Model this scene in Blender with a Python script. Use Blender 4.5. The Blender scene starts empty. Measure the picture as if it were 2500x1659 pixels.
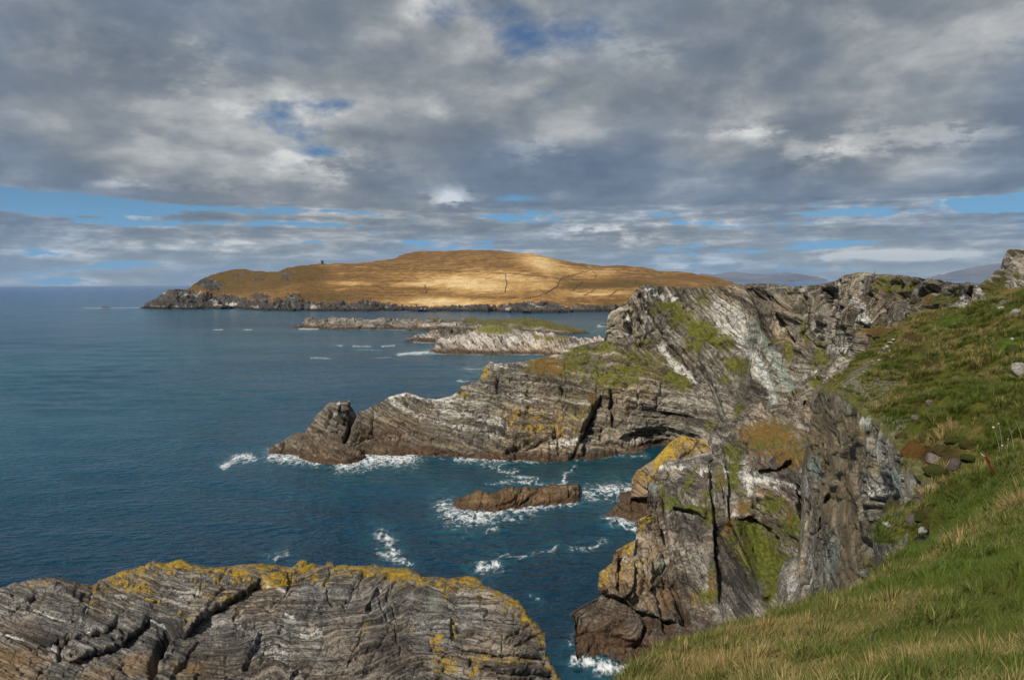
import bpy, math, random
import numpy as np
random.seed(7)
rng = np.random.default_rng(7)
scene = bpy.context.scene
COL = scene.collection

# ------------------------------------------------------------------ camera
F = 1805.0; CX, CY = 1250.0, 829.5; PITCH = math.radians(4.467); ROLL = math.radians(0.406); CAMZ = 75.0
from mathutils import Vector, Matrix, Euler
FW = np.array([0, math.cos(PITCH), -math.sin(PITCH)]); _up0 = np.array([0, math.sin(PITCH), math.cos(PITCH)]); _rt0 = np.array([1.0, 0, 0])
RT = _rt0*math.cos(ROLL)-_up0*math.sin(ROLL); UP = _up0*math.cos(ROLL)+_rt0*math.sin(ROLL)   # the horizon of the photograph rises slightly to the right
cam = bpy.data.cameras.new('camera'); camo = bpy.data.objects.new('camera', cam); COL.objects.link(camo)
cam.sensor_width = 36.0; cam.lens = F/2500*36.0; cam.clip_start = 0.1; cam.clip_end = 400000
camo.location = (0, 0, CAMZ); camo.rotation_euler = Matrix((RT, UP, -FW)).transposed().to_euler()
scene.camera = camo
scene.view_settings.view_transform = 'Standard'; scene.view_settings.look = 'None'
scene.view_settings.exposure = 0.0; scene.view_settings.gamma = 1.0
scene.cycles.max_bounces = 5; scene.cycles.diffuse_bounces = 2; scene.cycles.glossy_bounces = 2
scene.cycles.transparent_max_bounces = 6; scene.cycles.volume_bounces = 0
scene.cycles.use_adaptive_sampling = True; scene.cycles.adaptive_threshold = 0.02; scene.cycles.use_denoising = True

# ------------------------------------------------------------------ node helpers
class NT:
    def __init__(s, tree): s.t = tree; s.n = tree.nodes; s.l = tree.links
    def node(s, typ, **props):
        n = s.n.new(typ)
        for k, v in props.items(): setattr(n, k, v)
        return n
    def put(s, sock, v):
        if hasattr(v, 'is_output'): s.l.new(v, sock)
        else:
            if isinstance(v, (tuple, list)) and len(v) == 3 and sock.type == 'RGBA': v = (*v, 1)
            sock.default_value = v
    def m(s, op, a, b=0.0, c=None, clamp=False):
        n = s.node('ShaderNodeMath', operation=op, use_clamp=clamp)
        s.put(n.inputs[0], a); s.put(n.inputs[1], b)
        if c is not None: s.put(n.inputs[2], c)
        return n.outputs[0]
    def vm(s, op, a, b=(0, 0, 0)):
        n = s.node('ShaderNodeVectorMath', operation=op); s.put(n.inputs[0], a)
        if op == 'SCALE': s.put(n.inputs['Scale'], b)
        else: s.put(n.inputs[1], b)
        return n.outputs[0]
    def ss(s, x, a, b):
        n = s.node('ShaderNodeMapRange', interpolation_type='SMOOTHSTEP')
        s.put(n.inputs['Value'], x); s.put(n.inputs['From Min'], a); s.put(n.inputs['From Max'], b)
        return n.outputs[0]
    def mix(s, f, a, b, mode='MIX'):
        n = s.node('ShaderNodeMix', data_type='RGBA', blend_type=mode)
        s.put(n.inputs[0], f); s.put(n.inputs[6], a); s.put(n.inputs[7], b)
        return n.outputs[2]
    def noise(s, vec, scale, detail=5, rough=0.55, dist=0.0, out=0):
        n = s.node('ShaderNodeTexNoise'); s.put(n.inputs['Vector'], vec); s.put(n.inputs['Scale'], scale)
        n.inputs['Detail'].default_value = detail; n.inputs['Roughness'].default_value = rough; n.inputs['Distortion'].default_value = dist
        return n.outputs[out]
    def ramp(s, f, stops):
        n = s.node('ShaderNodeValToRGB'); s.put(n.inputs[0], f); e = n.color_ramp.elements
        while len(e) > 1: e.remove(e[-1])
        e[0].position = stops[0][0]; e[0].color = (*stops[0][1], 1)
        for p, c in stops[1:]:
            k = e.new(p); k.color = (*c, 1)
        return n.outputs[0]
    def attr(s, name, typ='GEOMETRY'):
        n = s.node('ShaderNodeAttribute', attribute_type=typ); n.attribute_name = name
        return n.outputs['Fac']
    def xyz(s, x, y, z):
        n = s.node('ShaderNodeCombineXYZ'); s.put(n.inputs[0], x); s.put(n.inputs[1], y); s.put(n.inputs[2], z); return n.outputs[0]
    def sep(s, v):
        n = s.node('ShaderNodeSeparateXYZ'); s.put(n.inputs[0], v); return n.outputs
    def obj(s): return s.node('ShaderNodeTexCoord').outputs['Object']
def new_mat(name):
    m = bpy.data.materials.new(name); m.use_nodes = True; nt = NT(m.node_tree); nt.n.clear()
    nt.bsdf = nt.node('ShaderNodeBsdfPrincipled'); nt.out = nt.node('ShaderNodeOutputMaterial')
    nt.l.new(nt.bsdf.outputs[0], nt.out.inputs[0]); nt.mat = m
    return m, nt

# ------------------------------------------------------------------ sky and sun
SUN_EL, SUN_AZ = 43.0, 218.0        # azimuth clockwise from +Y (the view direction): behind and to the left
w = bpy.data.worlds.new('World'); scene.world = w; w.use_nodes = True
S = NT(w.node_tree); S.n.clear()
wout = S.node('ShaderNodeOutputWorld')
sky = S.node('ShaderNodeTexSky', sky_type='NISHITA'); sky.sun_disc = False
sky.sun_elevation = math.radians(SUN_EL); sky.sun_rotation = math.radians(SUN_AZ)
sky.altitude = 50; sky.air_density = 1.0; sky.dust_density = 0.3; sky.ozone_density = 3.0
d = S.vm('NORMALIZE', S.node('ShaderNodeTexCoord').outputs['Generated'])
dx, dy, dz = S.sep(d)
zc = S.m('MAXIMUM', dz, 0.0)
az = S.m('ARCTAN2', dx, dy)                      # radians from the view direction
el = S.m('ARCSINE', dz)
def A(u): return math.atan((u-CX)/F)
def E(u, v):
    r = FW + RT*(u-CX)/F + UP*(CY-v)/F
    return math.asin(r[2]/np.linalg.norm(r))
den = S.m('ADD', zc, 0.20)
P = S.xyz(S.m('DIVIDE', dx, den), S.m('DIVIDE', dy, den), 0.0)
warp = S.noise(P, 1.6, 3, 0.5, out=1)
Pw = S.vm('ADD', P, S.vm('SCALE', warp, 0.22))
n1 = S.noise(Pw, 1.9, 4, 0.48)                 # broad cloud cover
n2 = S.noise(S.vm('ADD', Pw, (7.3, 2.1, 4.0)), 3.6, 6, 0.52, 0.0)
n5 = S.noise(S.vm('ADD', P, (1.3, 9.1, 2.0)), 1.1, 2, 0.4)
Pl = S.xyz(S.m('MULTIPLY', az, 5.0), S.m('MULTIPLY', el, 46.0), 3.0)
n3 = S.noise(Pl, 1.35, 5, 0.58, 0.0)            # long streaks low over the horizon
Pc = S.xyz(S.m('MULTIPLY', az, 16.0), S.m('MULTIPLY', el, 46.0), 9.0)
n4 = S.noise(Pc, 1.5, 5, 0.6)
AE = S.xyz(az, el, 0.0)
def gsum(lst):
    t = 0.0
    for (u, v, ru, rv, a) in lst:
        n = S.node('ShaderNodeVectorMath', operation='MULTIPLY_ADD'); S.put(n.inputs[0], AE)
        n.inputs[1].default_value = (F/ru, F/rv, 0); n.inputs[2].default_value = (-A(u)*F/ru, -E(u, v)*F/rv, 0)
        q = S.node('ShaderNodeVectorMath', operation='DOT_PRODUCT'); S.put(q.inputs[0], n.outputs[0]); S.put(q.inputs[1], n.outputs[0])
        t = S.m('MULTIPLY_ADD', S.m('POWER', 1/math.e, q.outputs['Value']), a, t)
    return t
# holes where blue shows, and brighter puffs, in directions of the sky
holes = gsum([(980, 20, 200, 60, .17), (1340, 60, 230, 70, .24), (1330, 170, 130, 60, .10), (690, 300, 110, 45, .11), (790, 378, 80, 22, .29), (150, 495, 360, 22, .43), (480, 512, 280, 15, .42), (0, 462, 90, 16, .3),
              (1240, 485, 120, 22, .45), (1310, 543, 170, 11, .30), (2440, 500, 170, 24, .52), (2180, 515, 160, 9, .3), (1850, 605, 260, 12, .4), (2380, 638, 300, 9, .35), (540, 545, 300, 8, .3)])
lights = gsum([(1110, 483, 60, 24, .75), (820, 410, 150, 36, .30), (1330, 370, 110, 40, .26), (1990, 375, 110, 42, .42), (2310, 335, 130, 30, .38), (1840, 320, 110, 18, .3), (450, 150, 240, 60, .15), (380, 455, 240, 12, .26), (2130, 618, 90, 13, .8), (2330, 622, 70, 11, .7), (2230, 626, 60, 9, .5), (1440, 560, 120, 14, .4), (1500, 585, 140, 18, .25),
               (1610, 120, 120, 40, .12), (260, 560, 400, 40, .10), (600, 615, 300, 22, .12), (1800, 640, 700, 20, .16)])
Pa = S.vm('ADD', S.xyz(S.m('MULTIPLY', az, 9.0), S.m('MULTIPLY', el, 15.0), 1.0), S.vm('SCALE', warp, 0.6))
nd = S.noise(Pa, 1.5, 6, 0.60)                # fine billows
low = S.ss(el, E(1250, 470), E(1250, 530))       # 0 high, 1 near the horizon
def c5(n, k): return S.m('MULTIPLY', S.m('SUBTRACT', n, 0.5), k)
def adds(*a):
    r = a[0]
    for q in a[1:]: r = S.m('ADD', r, q)
    return r
def lerp(a, b, f): return S.m('ADD', S.m('MULTIPLY', a, S.m('SUBTRACT', 1.0, f)), S.m('MULTIPLY', b, f))
cov = lerp(adds(c5(n1, 1.2), c5(nd, 0.7), 0.74), adds(c5(n3, 2.2), c5(n4, 1.0), 0.71), low)
cov = S.m('SUBTRACT', cov, S.m('MULTIPLY', holes, adds(0.15, S.m('MULTIPLY', n2, 1.9), c5(nd, 1.6))))
cov = S.m('ADD', cov, S.m('MULTIPLY', lights, 0.6))
alpha = S.ss(cov, 0.30, 0.56)
puff = S.m('MULTIPLY', lights, S.ss(adds(n4, c5(nd, 0.8), S.m('MULTIPLY', lights, 0.35)), 0.42, 0.66))
b_hi = adds(c5(n5, 0.9), c5(n2, 0.7), c5(n1, -0.9), c5(nd, 1.15))
b_lo = adds(c5(n3, -1.3), c5(n4, 1.7), 0.04)
# thin edges of the cover are lit through
b = adds(lerp(b_hi, b_lo, low), S.m('MULTIPLY', puff, 1.15), S.m('MULTIPLY', S.ss(cov, 0.85, 0.5), 0.14), 0.36)
ccol = S.ramp(b, [(0.0, (0.150, 0.190, 0.245)), (0.33, (0.215, 0.252, 0.298)), (0.55, (0.31, 0.338, 0.366)), (0.8, (0.52, 0.535, 0.545)), (1.0, (0.80, 0.80, 0.785))])
hz = S.ss(el, 0.10, 0.0)
ccol = S.mix(S.m('MULTIPLY', hz, 0.28), ccol, (0.44, 0.54, 0.62))
ccol = S.mix(S.m('MULTIPLY', S.ss(n5, 0.58, 0.38), 0.55), ccol, S.mix(1.0, ccol, (0.80, 0.97, 1.22), 'MULTIPLY'))
bg1 = S.node('ShaderNodeBackground'); S.l.new(S.mix(S.m('MULTIPLY', S.ss(el, 0.16, 0.03), 0.85), S.mix(1.0, sky.outputs[0], (0.62, 0.88, 1.14), 'MULTIPLY'), (2.6, 6.9, 12.0)), bg1.inputs[0]); bg1.inputs[1].default_value = 0.055
bg2 = S.node('ShaderNodeBackground'); S.l.new(ccol, bg2.inputs[0]); bg2.inputs[1].default_value = 0.86
mx = S.node('ShaderNodeMixShader'); S.l.new(alpha, mx.inputs[0]); S.l.new(bg1.outputs[0], mx.inputs[1]); S.l.new(bg2.outputs[0], mx.inputs[2])
S.l.new(mx.outputs[0], wout.inputs[0])
w.cycles.sampling_method = 'MANUAL'; w.cycles.sample_map_resolution = 512

sun = bpy.data.lights.new('sun', 'SUN'); suno = bpy.data.objects.new('sun', sun); COL.objects.link(suno)
sun.energy = 5.0; sun.angle = math.radians(0.8); sun.color = (1.0, 0.93, 0.82)
a_, e_ = math.radians(SUN_AZ), math.radians(SUN_EL)
sv = np.array([math.sin(a_)*math.cos(e_), math.cos(a_)*math.cos(e_), math.sin(e_)])
from mathutils import Vector, Matrix, Euler
suno.rotation_euler = Vector(sv).to_track_quat('Z', 'Y').to_euler()

# ------------------------------------------------------------------ numpy noise
_perm = np.random.default_rng(3).permutation(256).astype(np.int32); _perm = np.concatenate([_perm]*3)
_g = np.random.default_rng(5).normal(size=(256, 3)).astype(np.float32); _g /= np.linalg.norm(_g, axis=1, keepdims=True)
_gx, _gy, _gz = [np.ascontiguousarray(_g[:, i]) for i in range(3)]
def perlin(x, y, z):
    x = np.asarray(x, np.float32); y = np.asarray(y, np.float32); z = np.asarray(z, np.float32)
    xi = np.floor(x).astype(np.int32); yi = np.floor(y).astype(np.int32); zi = np.floor(z).astype(np.int32)
    xf = x-xi.astype(np.float32); yf = y-yi.astype(np.float32); zf = z-zi.astype(np.float32); xi &= 255; yi &= 255; zi &= 255
    u = xf*xf*xf*(xf*(xf*6-15)+10); v = yf*yf*yf*(yf*(yf*6-15)+10); ww = zf*zf*zf*(zf*(zf*6-15)+10)
    r = 0
    for i in (0, 1):
        a = _perm[xi+i]; wu = u if i else 1-u
        for j in (0, 1):
            bb = _perm[a+yi+j]; wv = v if j else 1-v
            for k in (0, 1):
                g = _perm[bb+zi+k]; wz = ww if k else 1-ww
                r = r + wu*wv*wz*(_gx[g]*(xf-i)+_gy[g]*(yf-j)+_gz[g]*(zf-k))
    return r*np.float32(1.6)
def fbm(p, s, oct=4, gain=0.5, off=0.0):
    t = 0; a = 1.0
    for o in range(oct):
        t = t + a*perlin(p[..., 0]/s+off, p[..., 1]/s+off*1.7, p[..., 2]/s+off*.3); s = s/2.03; a *= gain; off += 17.3
    return t
def hashf(*idx):
    h = np.zeros_like(idx[0], dtype=np.int32)
    for k in idx: h = _perm[(h + k) & 255]
    h2 = _perm[(h + 91 + idx[0]*7) & 255]
    return ((h*256+h2).astype(np.float32))/65535.0
def sstep(x, a, b):
    t = np.clip((x-a)/(b-a), 0, 1); return t*t*(3-2*t)
def blocks(s, j, k, ts, tj, tk, seed=0, crack=0.12, soft=0.10):
    """blocky offset 0..1 of cells in bedding / joint coordinates, with open joints between"""
    si = np.floor(s/ts).astype(np.int32); 
    sh = hashf(si & 255, si*0+seed)
    jj = j/tj + sh*3.7; kk = k/tk + sh*1.9
    ji = np.floor(jj).astype(np.int32); ki = np.floor(kk).astype(np.int32)
    h = hashf(si & 255, ji & 255, ki & 255, si*0+seed)
    fs = s/ts-si; fj = jj-ji
    es = np.minimum(fs, 1-fs)*ts; ej = np.minimum(fj, 1-fj)*tj
    wc = crack*ts
    c = np.maximum(np.exp(-(es/wc)**2), 0.75*np.exp(-(ej/wc)**2))
    h2 = hashf(ji & 255, si & 255, ki & 255, si*0+seed+7); h3 = hashf(ki & 255, ji & 255, si & 255, si*0+seed+13)
    tilt = (fj-.5)*(h2-.5)*2.6 + (fs-.5)*(h3-.5)*1.8
    return h, c, tilt

# ------------------------------------------------------------------ pixel rays, control depths
CAM = np.array([0, 0, CAMZ])
def rays(U, V):
    U = np.asarray(U, float)[..., None]; V = np.asarray(V, float)[..., None]
    return FW + RT*(U-CX)/F + UP*(CY-V)/F
def at(u, v, dd): return CAM + rays(u, v)*np.asarray(dd, float)[..., None]
def sead(u, v, z=0.0): return (CAMZ-z)/np.maximum(-rays(u, v)[..., 2], 1e-6)
def project(Pw):
    q = Pw-CAM; dd = q@FW
    return CX+F*(q@RT)/dd, CY-F*(q@UP)/dd, dd
_Z = {2: (1000, 580, 2.954), 1: (300, 580, 2.954), 3: (640, 850, 2.954), 4: (1300, 640, 3.137), 5: (1800, 580, 3.016), 6: (1380, 1040, 2.533), 7: (1900, 1000, 2.38), 8: (0, 1340, 2.954), 9: (640, 1340, 2.954)}
def Z(k, *p):
    ox, oy, s = _Z[k]; return [(ox+a/s, oy+b/s) for a, b in p]
def rbf2(X, val, Q, kern='r', reg=1e-4):
    X = np.asarray(X, float); val = np.asarray(val, float); n = len(X)
    def ph(r): return r if kern == 'r' else np.where(r > 1e-9, r*r*np.log(r+1e-12), 0)
    K = ph(np.linalg.norm(X[:, None]-X[None], axis=-1)) + reg*np.eye(n)*(-1 if kern == 'r' else 1)
    Pm = np.c_[np.ones(n), X]; M = np.block([[K, Pm], [Pm.T, np.zeros((3, 3))]])
    sol = np.linalg.lstsq(M, np.r_[val, 0, 0, 0], rcond=None)[0]
    Qf = Q.reshape(-1, 2); out = sol[n] + Qf@sol[n+1:]
    for i in range(n): out = out + sol[i]*ph(np.linalg.norm(Qf-X[i], axis=-1))
    return out.reshape(Q.shape[:-1])
def depth_field(U, V, ctrl):
    c = np.array(ctrl, float)
    return 1/np.maximum(rbf2(c[:, :2]/100, 1/c[:, 2], np.stack([U, V], -1)/100), 1e-6)
def polyd(U, V, pts):
    best = np.full(U.shape, 1e9); side = np.zeros(U.shape); tt = np.zeros(U.shape)
    pts = np.array(pts, float); L = np.r_[0, np.cumsum(np.linalg.norm(np.diff(pts, axis=0), axis=1))]
    for i in range(len(pts)-1):
        a, bq = pts[i], pts[i+1]; e = bq-a; l2 = e@e+1e-9
        t = np.clip(((U-a[0])*e[0]+(V-a[1])*e[1])/l2, 0, 1)
        du = U-a[0]-t*e[0]; dv = V-a[1]-t*e[1]; dd = np.hypot(du, dv)
        k = dd < best; best = np.where(k, dd, best); side = np.where(k, e[0]*dv-e[1]*du, side)
        tt = np.where(k, (L[i]+t*(L[i+1]-L[i]))/L[-1], tt)
    return best, np.sign(side), tt
def bbox(U, V, pts, pad):
    a = np.array(pts, float); return np.nonzero((U > a[:, 0].min()-pad) & (U < a[:, 0].max()+pad) & (V > a[:, 1].min()-pad) & (V < a[:, 1].max()+pad))
def line_mask(U, V, lines):
    m = np.zeros(U.shape)
    for pts, wd, *amp in lines:
        k = bbox(U, V, pts, wd*3); a = amp[0] if amp else 1.0
        dd, _, t = polyd(U[k], V[k], pts)
        m[k] = np.maximum(m[k], a*np.exp(-(dd/wd)**2))
    return m
def blob_mask(U, V, blobs):
    m = np.zeros(U.shape)
    for (u, v, ru, rv, *a) in blobs:
        rot = math.radians(a[1]) if len(a) > 1 else 0; amp = a[0] if a else 1.0
        k = bbox(U, V, [(u, v)], 2.6*max(ru, rv)); du, dv = U[k]-u, V[k]-v; p = (du*math.cos(rot)+dv*math.sin(rot))/ru; q = (-du*math.sin(rot)+dv*math.cos(rot))/rv
        m[k] = np.maximum(m[k], amp*np.exp(-(p*p+q*q)**1.2*0.7))
    return m
def zb(k, *bl):
    ox, oy, s = _Z[k]; return [(ox+b[0]/s, oy+b[1]/s, b[2]/s, b[3]/s, *b[4:]) for b in bl]
def curve(pts, q):
    p = np.array(sorted(pts)); return np.interp(q, p[:, 0], p[:, 1])

# ------------------------------------------------------------------ mesh building
def mesh_from(name, verts, faces, attrs=None, mat=None, smooth=False, link=True):
    me = bpy.data.meshes.new(name); verts = np.asarray(verts, np.float32).reshape(-1, 3); faces = np.asarray(faces, np.int32)
    me.vertices.add(len(verts)); me.vertices.foreach_set('co', verts.ravel())
    nf, k = faces.shape; me.loops.add(nf*k); me.loops.foreach_set('vertex_index', faces.ravel())
    me.polygons.add(nf); me.polygons.foreach_set('loop_start', np.arange(0, nf*k, k, dtype=np.int32))
    me.polygons.foreach_set('loop_total', np.full(nf, k, np.int32))
    if smooth: me.polygons.foreach_set('use_smooth', np.ones(nf, bool))
    me.update(); me.validate()
    for a, val in (attrs or {}).items():
        at_ = me.attributes.new(a, 'FLOAT', 'POINT'); at_.data.foreach_set('value', np.asarray(val, np.float32).ravel())
    if mat: me.materials.append(mat)
    if not link: return me
    o = bpy.data.objects.new(name, me); COL.objects.link(o); return o
def grid_faces(nr, nc, keep=None):
    i = np.arange(nr*nc).reshape(nr, nc)
    f = np.stack([i[:-1, :-1], i[1:, :-1], i[1:, 1:], i[:-1, 1:]], -1).reshape(-1, 4)
    if keep is not None: f = f[keep.ravel()[f].all(1)] if keep.shape == (nr, nc) else f[keep.ravel()]
    return f
def tag(o, label=None, cat=None, group=None, kind=None):
    if label: o['label'] = label
    if cat: o['category'] = cat
    if group: o['group'] = group
    if kind: o['kind'] = kind
    return o
def empty(name, loc=(0, 0, 0)):
    o = bpy.data.objects.new(name, None); COL.objects.link(o); o.location = loc; o.empty_display_size = 0.2; return o
def blur(a, n):
    for _ in range(n):
        b = np.pad(a, ((1, 1), (1, 1)) + ((0, 0),)*(a.ndim-2), mode='edge')
        a = (b[:-2, 1:-1]+b[2:, 1:-1]+b[1:-1, :-2]+b[1:-1, 2:]+2*a)/6
    return a
def gnormals(Pg, sm=12):
    Q = blur(Pg, sm); du = np.gradient(Q, axis=1); dv = np.gradient(Q, axis=0)
    n = np.cross(dv, du); n /= np.linalg.norm(n, axis=-1, keepdims=True)+1e-12
    flip = ((n*(CAM-Pg)).sum(-1) < 0); n[flip] *= -1
    return n
def cgrad(k): return k
def level_rows(vt, vb, t, win=40):
    """rows that run level past steps in an edge instead of following them"""
    n = len(vt); vm = np.array([vt[max(0, i-win):i+win+1].min() for i in range(n)]); k = int(win*.7)
    vm = np.minimum(np.convolve(np.pad(vm, k, mode='edge'), np.ones(2*k+1)/(2*k+1), 'valid'), vt)
    return np.maximum(vt, vm+(vb-vm)*t)
class Patch: pass
def make_patch(U, V, ctrl, scarps=(), name='p'):
    """ground surface through control depths; scarps step the surface back across a line"""
    p = Patch(); p.U, p.V = U, V
    Wu = 4.0*perlin(U/23, V/23, 0*U+3)+2.0*perlin(U/8, V/8, 0*U+9); Wv = 4.0*perlin(U/23, V/23, 0*U+31)+2.0*perlin(U/8, V/8, 0*U+19)
    p.Uw, p.Vw = U+Wu, V+Wv
    D = depth_field(U, V, ctrl)
    dl = 5.0; P0 = at(U, V, D); Pu = at(U+dl, V, depth_field(U+dl, V, ctrl)); Pv = at(U, V+dl, depth_field(U, V+dl, ctrl))
    nn = np.cross(Pv-P0, Pu-P0); nn /= np.linalg.norm(nn, axis=-1, keepdims=True)+1e-12; nn[((nn*(CAM-P0)).sum(-1) < 0)] *= -1
    for pts, delta, wd, *rest in scarps:
        reach = rest[0] if rest else 60.0
        k = bbox(U, V, pts, reach*2.2+8)
        dd, side, t = polyd((U+0.5*Wu)[k], (V+0.5*Wv)[k], pts); s = sstep(dd*side, -wd, wd)
        fade = np.exp(-(dd/reach)**2)*sstep(t, 0, .12)*sstep(1-t, 0, .12)
        D[k] = D[k] + delta*(s-0.5)*fade
    p.D = D; p.P = at(U, V, D); p.N = nn
    return p
def finish(p, name, mat, attrs, back=None, sides=(None, None), bottom=None, smooth=False):
    """add rows behind the crest, beyond the sides and below the water, then link the mesh"""
    Pg = p.P; A_ = {k: v for k, v in attrs.items()}
    def ext(arr, axis, n, front): 
        e = np.take(arr, [0]*n if front else [-1]*n, axis=axis); return e
    if back is not None:               # list of (dy_back, dz)
        rows = []
        top = Pg[0]; r = top-CAM; r = r/np.linalg.norm(r[:, :2], axis=1, keepdims=True)
        for (bk, dz_) in back:
            q = top.copy(); q[:, :2] += r[:, :2]*bk; q[:, 2] = np.maximum(q[:, 2]-dz_, -6)
            q += 0.10*min(bk, 12)*np.stack([perlin(q[:, 0]/9, q[:, 1]/9, q[:, 2]/9+s) for s in (0, 40, 80)], -1)*np.array([1, 1, 0.4])
            rows.insert(0, q)
        Pg = np.concatenate([np.array(rows), Pg], 0); n = len(back)
        A_ = {k: np.concatenate([ext(v, 0, n, True), v], 0) for k, v in A_.items()}
    if bottom is not None:
        q = np.array([Pg[-1]+np.array(b) for b in bottom]); Pg = np.concatenate([Pg, q], 0); n = len(bottom)
        A_ = {k: np.concatenate([v, ext(v, 0, n, False)], 0) for k, v in A_.items()}
    for sidx, sp in enumerate(sides):
        if sp is None: continue
        cols = []
        edge = Pg[:, 0] if sidx == 0 else Pg[:, -1]
        r = edge-CAM; r = r/np.linalg.norm(r[:, :2], axis=1, keepdims=True); lat = np.stack([r[:, 1], -r[:, 0], 0*r[:, 0]], -1)*(1 if sidx == 0 else -1)
        for (bk, inn, dz_) in sp:
            q = edge + r*np.array([1, 1, 0])*bk + lat*inn; q[:, 2] -= dz_; cols.append(q)
        q = np.stack(cols, 1); n = len(sp)
        if sidx == 0:
            Pg = np.concatenate([q[:, ::-1], Pg], 1); A_ = {k: np.concatenate([ext(v, 1, n, True), v], 1) for k, v in A_.items()}
        else:
            Pg = np.concatenate([Pg, q], 1); A_ = {k: np.concatenate([v, ext(v, 1, n, False)], 1) for k, v in A_.items()}
    nr, nc = Pg.shape[:2]
    return mesh_from(name, Pg, grid_faces(nr, nc), A_, mat, smooth)

# ------------------------------------------------------------------ rock material
def rock_mat(name, sc=1.0, dark=(0.042, 0.037, 0.030), mid=(0.130, 0.113, 0.087), light=(0.37, 0.345, 0.285), cream=(0.66, 0.645, 0.60),
             lichen=(0.52, 0.32, 0.02), moss=(0.080, 0.090, 0.012), warm=(0.22, 0.125, 0.045), wet_z=3.5, wet=True, linef=3.0, green=(0.20, 0.25, 0.21)):
    m, t = new_mat(name); o = t.obj(); x, y, z = t.sep(o)
    def ctr(n, k): return t.m('MULTIPLY', t.m('SUBTRACT', n, 0.5), k)
    def add(*a):
        r = a[0]
        for q in a[1:]: r = t.m('ADD', r, q)
        return r
    bed = t.attr('bed')
    jit = t.noise(o, 0.35*sc, 3)
    bj = t.m('ADD', bed, t.m('MULTIPLY', jit, 0.7/sc))
    bv = t.xyz(t.m('MULTIPLY', bj, linef*sc*0.33), t.m('MULTIPLY', x, 0.05*sc), t.m('MULTIPLY', y, 0.05*sc))
    band = t.noise(bv, 1.0, 6, 0.75)
    fine = t.noise(o, 1.5*sc, 6, 0.7)
    big = t.noise(o, 0.11*sc, 3, 0.6)
    spk = t.noise(o, 5.0*sc, 3, 0.75)
    lin = t.noise(t.vm('SCALE', bv, 3.1), 1.0, 4, 0.7)
    # joints and partings: thin dark open lines with relief
    vo = t.node('ShaderNodeTexVoronoi', feature='DISTANCE_TO_EDGE')
    t.put(vo.inputs['Vector'], t.vm('ADD', t.xyz(t.m('MULTIPLY', bj, 0.75*sc), t.m('MULTIPLY', x, 0.28*sc), t.m('MULTIPLY', y, 0.28*sc)), t.vm('SCALE', t.noise(o, 0.8*sc, 3, .6, out=1), 0.22)))
    vo.inputs['Scale'].default_value = 1.0
    crk = t.ss(t.m('ADD', vo.outputs['Distance'], add(ctr(fine, 0.10), t.m('MULTIPLY', t.ss(big, .5, .4), .06))), 0.0, 0.045)
    tone = add(ctr(band, 2.5), ctr(lin, 1.5), ctr(fine, 1.6), ctr(big, 1.4), ctr(spk, 1.1), 0.45)
    c = t.ramp(tone, [(0.05, dark), (0.42, mid), (0.9, light)])
    hue = t.noise(o, 0.06*sc, 3, .6)
    c = t.mix(t.ss(hue, .42, .62), c, t.mix(1.0, c, (1.06, 0.93, 0.78), 'MULTIPLY'))
    c = t.mix(t.m('MULTIPLY', t.ss(add(t.attr('slate'), ctr(fine, .8), ctr(band, .8)), .3, .8), .85), c, t.mix(1.0, c, (0.40, 0.40, 0.43), 'MULTIPLY'))
    c = t.mix(t.m('MULTIPLY', t.ss(add(t.attr('warm'), ctr(fine, 1.6), ctr(big, .6)), 0.25, 0.85), 0.85), c, t.mix(0.6, c, warm))
    c = t.mix(t.m('MULTIPLY', t.ss(add(t.attr('green'), ctr(fine, 1.2)), 0.3, 0.8), 0.6), c, green)
    wl = add(t.m('MULTIPLY', t.attr('white'), 0.80), ctr(band, 1.5), ctr(spk, 1.5), ctr(big, 0.6), ctr(fine, 1.0), -.05)
    wl = t.m('MAXIMUM', wl, t.m('MULTIPLY', t.ss(lin, .63, .70), t.ss(add(ctr(big, 3.0), ctr(jit, 2.0), t.m('MULTIPLY', t.attr('white'), .8)), -.05, .6)))
    c = t.mix(t.m('MULTIPLY', t.ss(wl, 0.32, 0.78), 0.80), c, cream)
    c = t.mix(t.m('MULTIPLY', t.m('SUBTRACT', 1.0, crk), 0.55), c, (0.030, 0.026, 0.022))
    ln = t.noise(o, 0.8*sc, 5, 0.75)
    lf = t.ss(add(t.m('MULTIPLY', t.attr('lichen'), 0.72), ctr(ln, 3.0), ctr(spk, 1.5)), 0.38, 0.62)
    lc = t.mix(t.ss(fine, .35, .65), lichen, (lichen[0]*0.42, lichen[1]*0.55, lichen[2]*1.6))
    c = t.mix(t.m('MULTIPLY', t.m('MULTIPLY', lf, 0.88), t.ss(t.attr('lichen'), .05, .3)), c, lc)
    mn = t.noise(o, 0.75*sc, 6, 0.76)
    mf = t.ss(add(t.attr('moss'), ctr(mn, 3.4), ctr(spk, 1.9), ctr(fine, .8)), 0.40, 0.62)
    mf = t.m('MULTIPLY', mf, t.ss(t.attr('moss'), .08, .3))
    mc = t.mix(t.ss(fine, 0.3, 0.7), (moss[0]*.6, moss[1]*.65, moss[2]*.8), (moss[0]*1.9, moss[1]*1.6, moss[2]*1.5))
    mc = t.mix(t.ss(add(t.attr('rust'), ctr(mn, 3.4), ctr(big, 2.0), ctr(spk, .8)), 0.42, 0.85), mc, t.mix(t.ss(spk, .35, .65), (0.080, 0.050, 0.014), (0.215, 0.125, 0.030)))
    c = t.mix(mf, c, mc)
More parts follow.
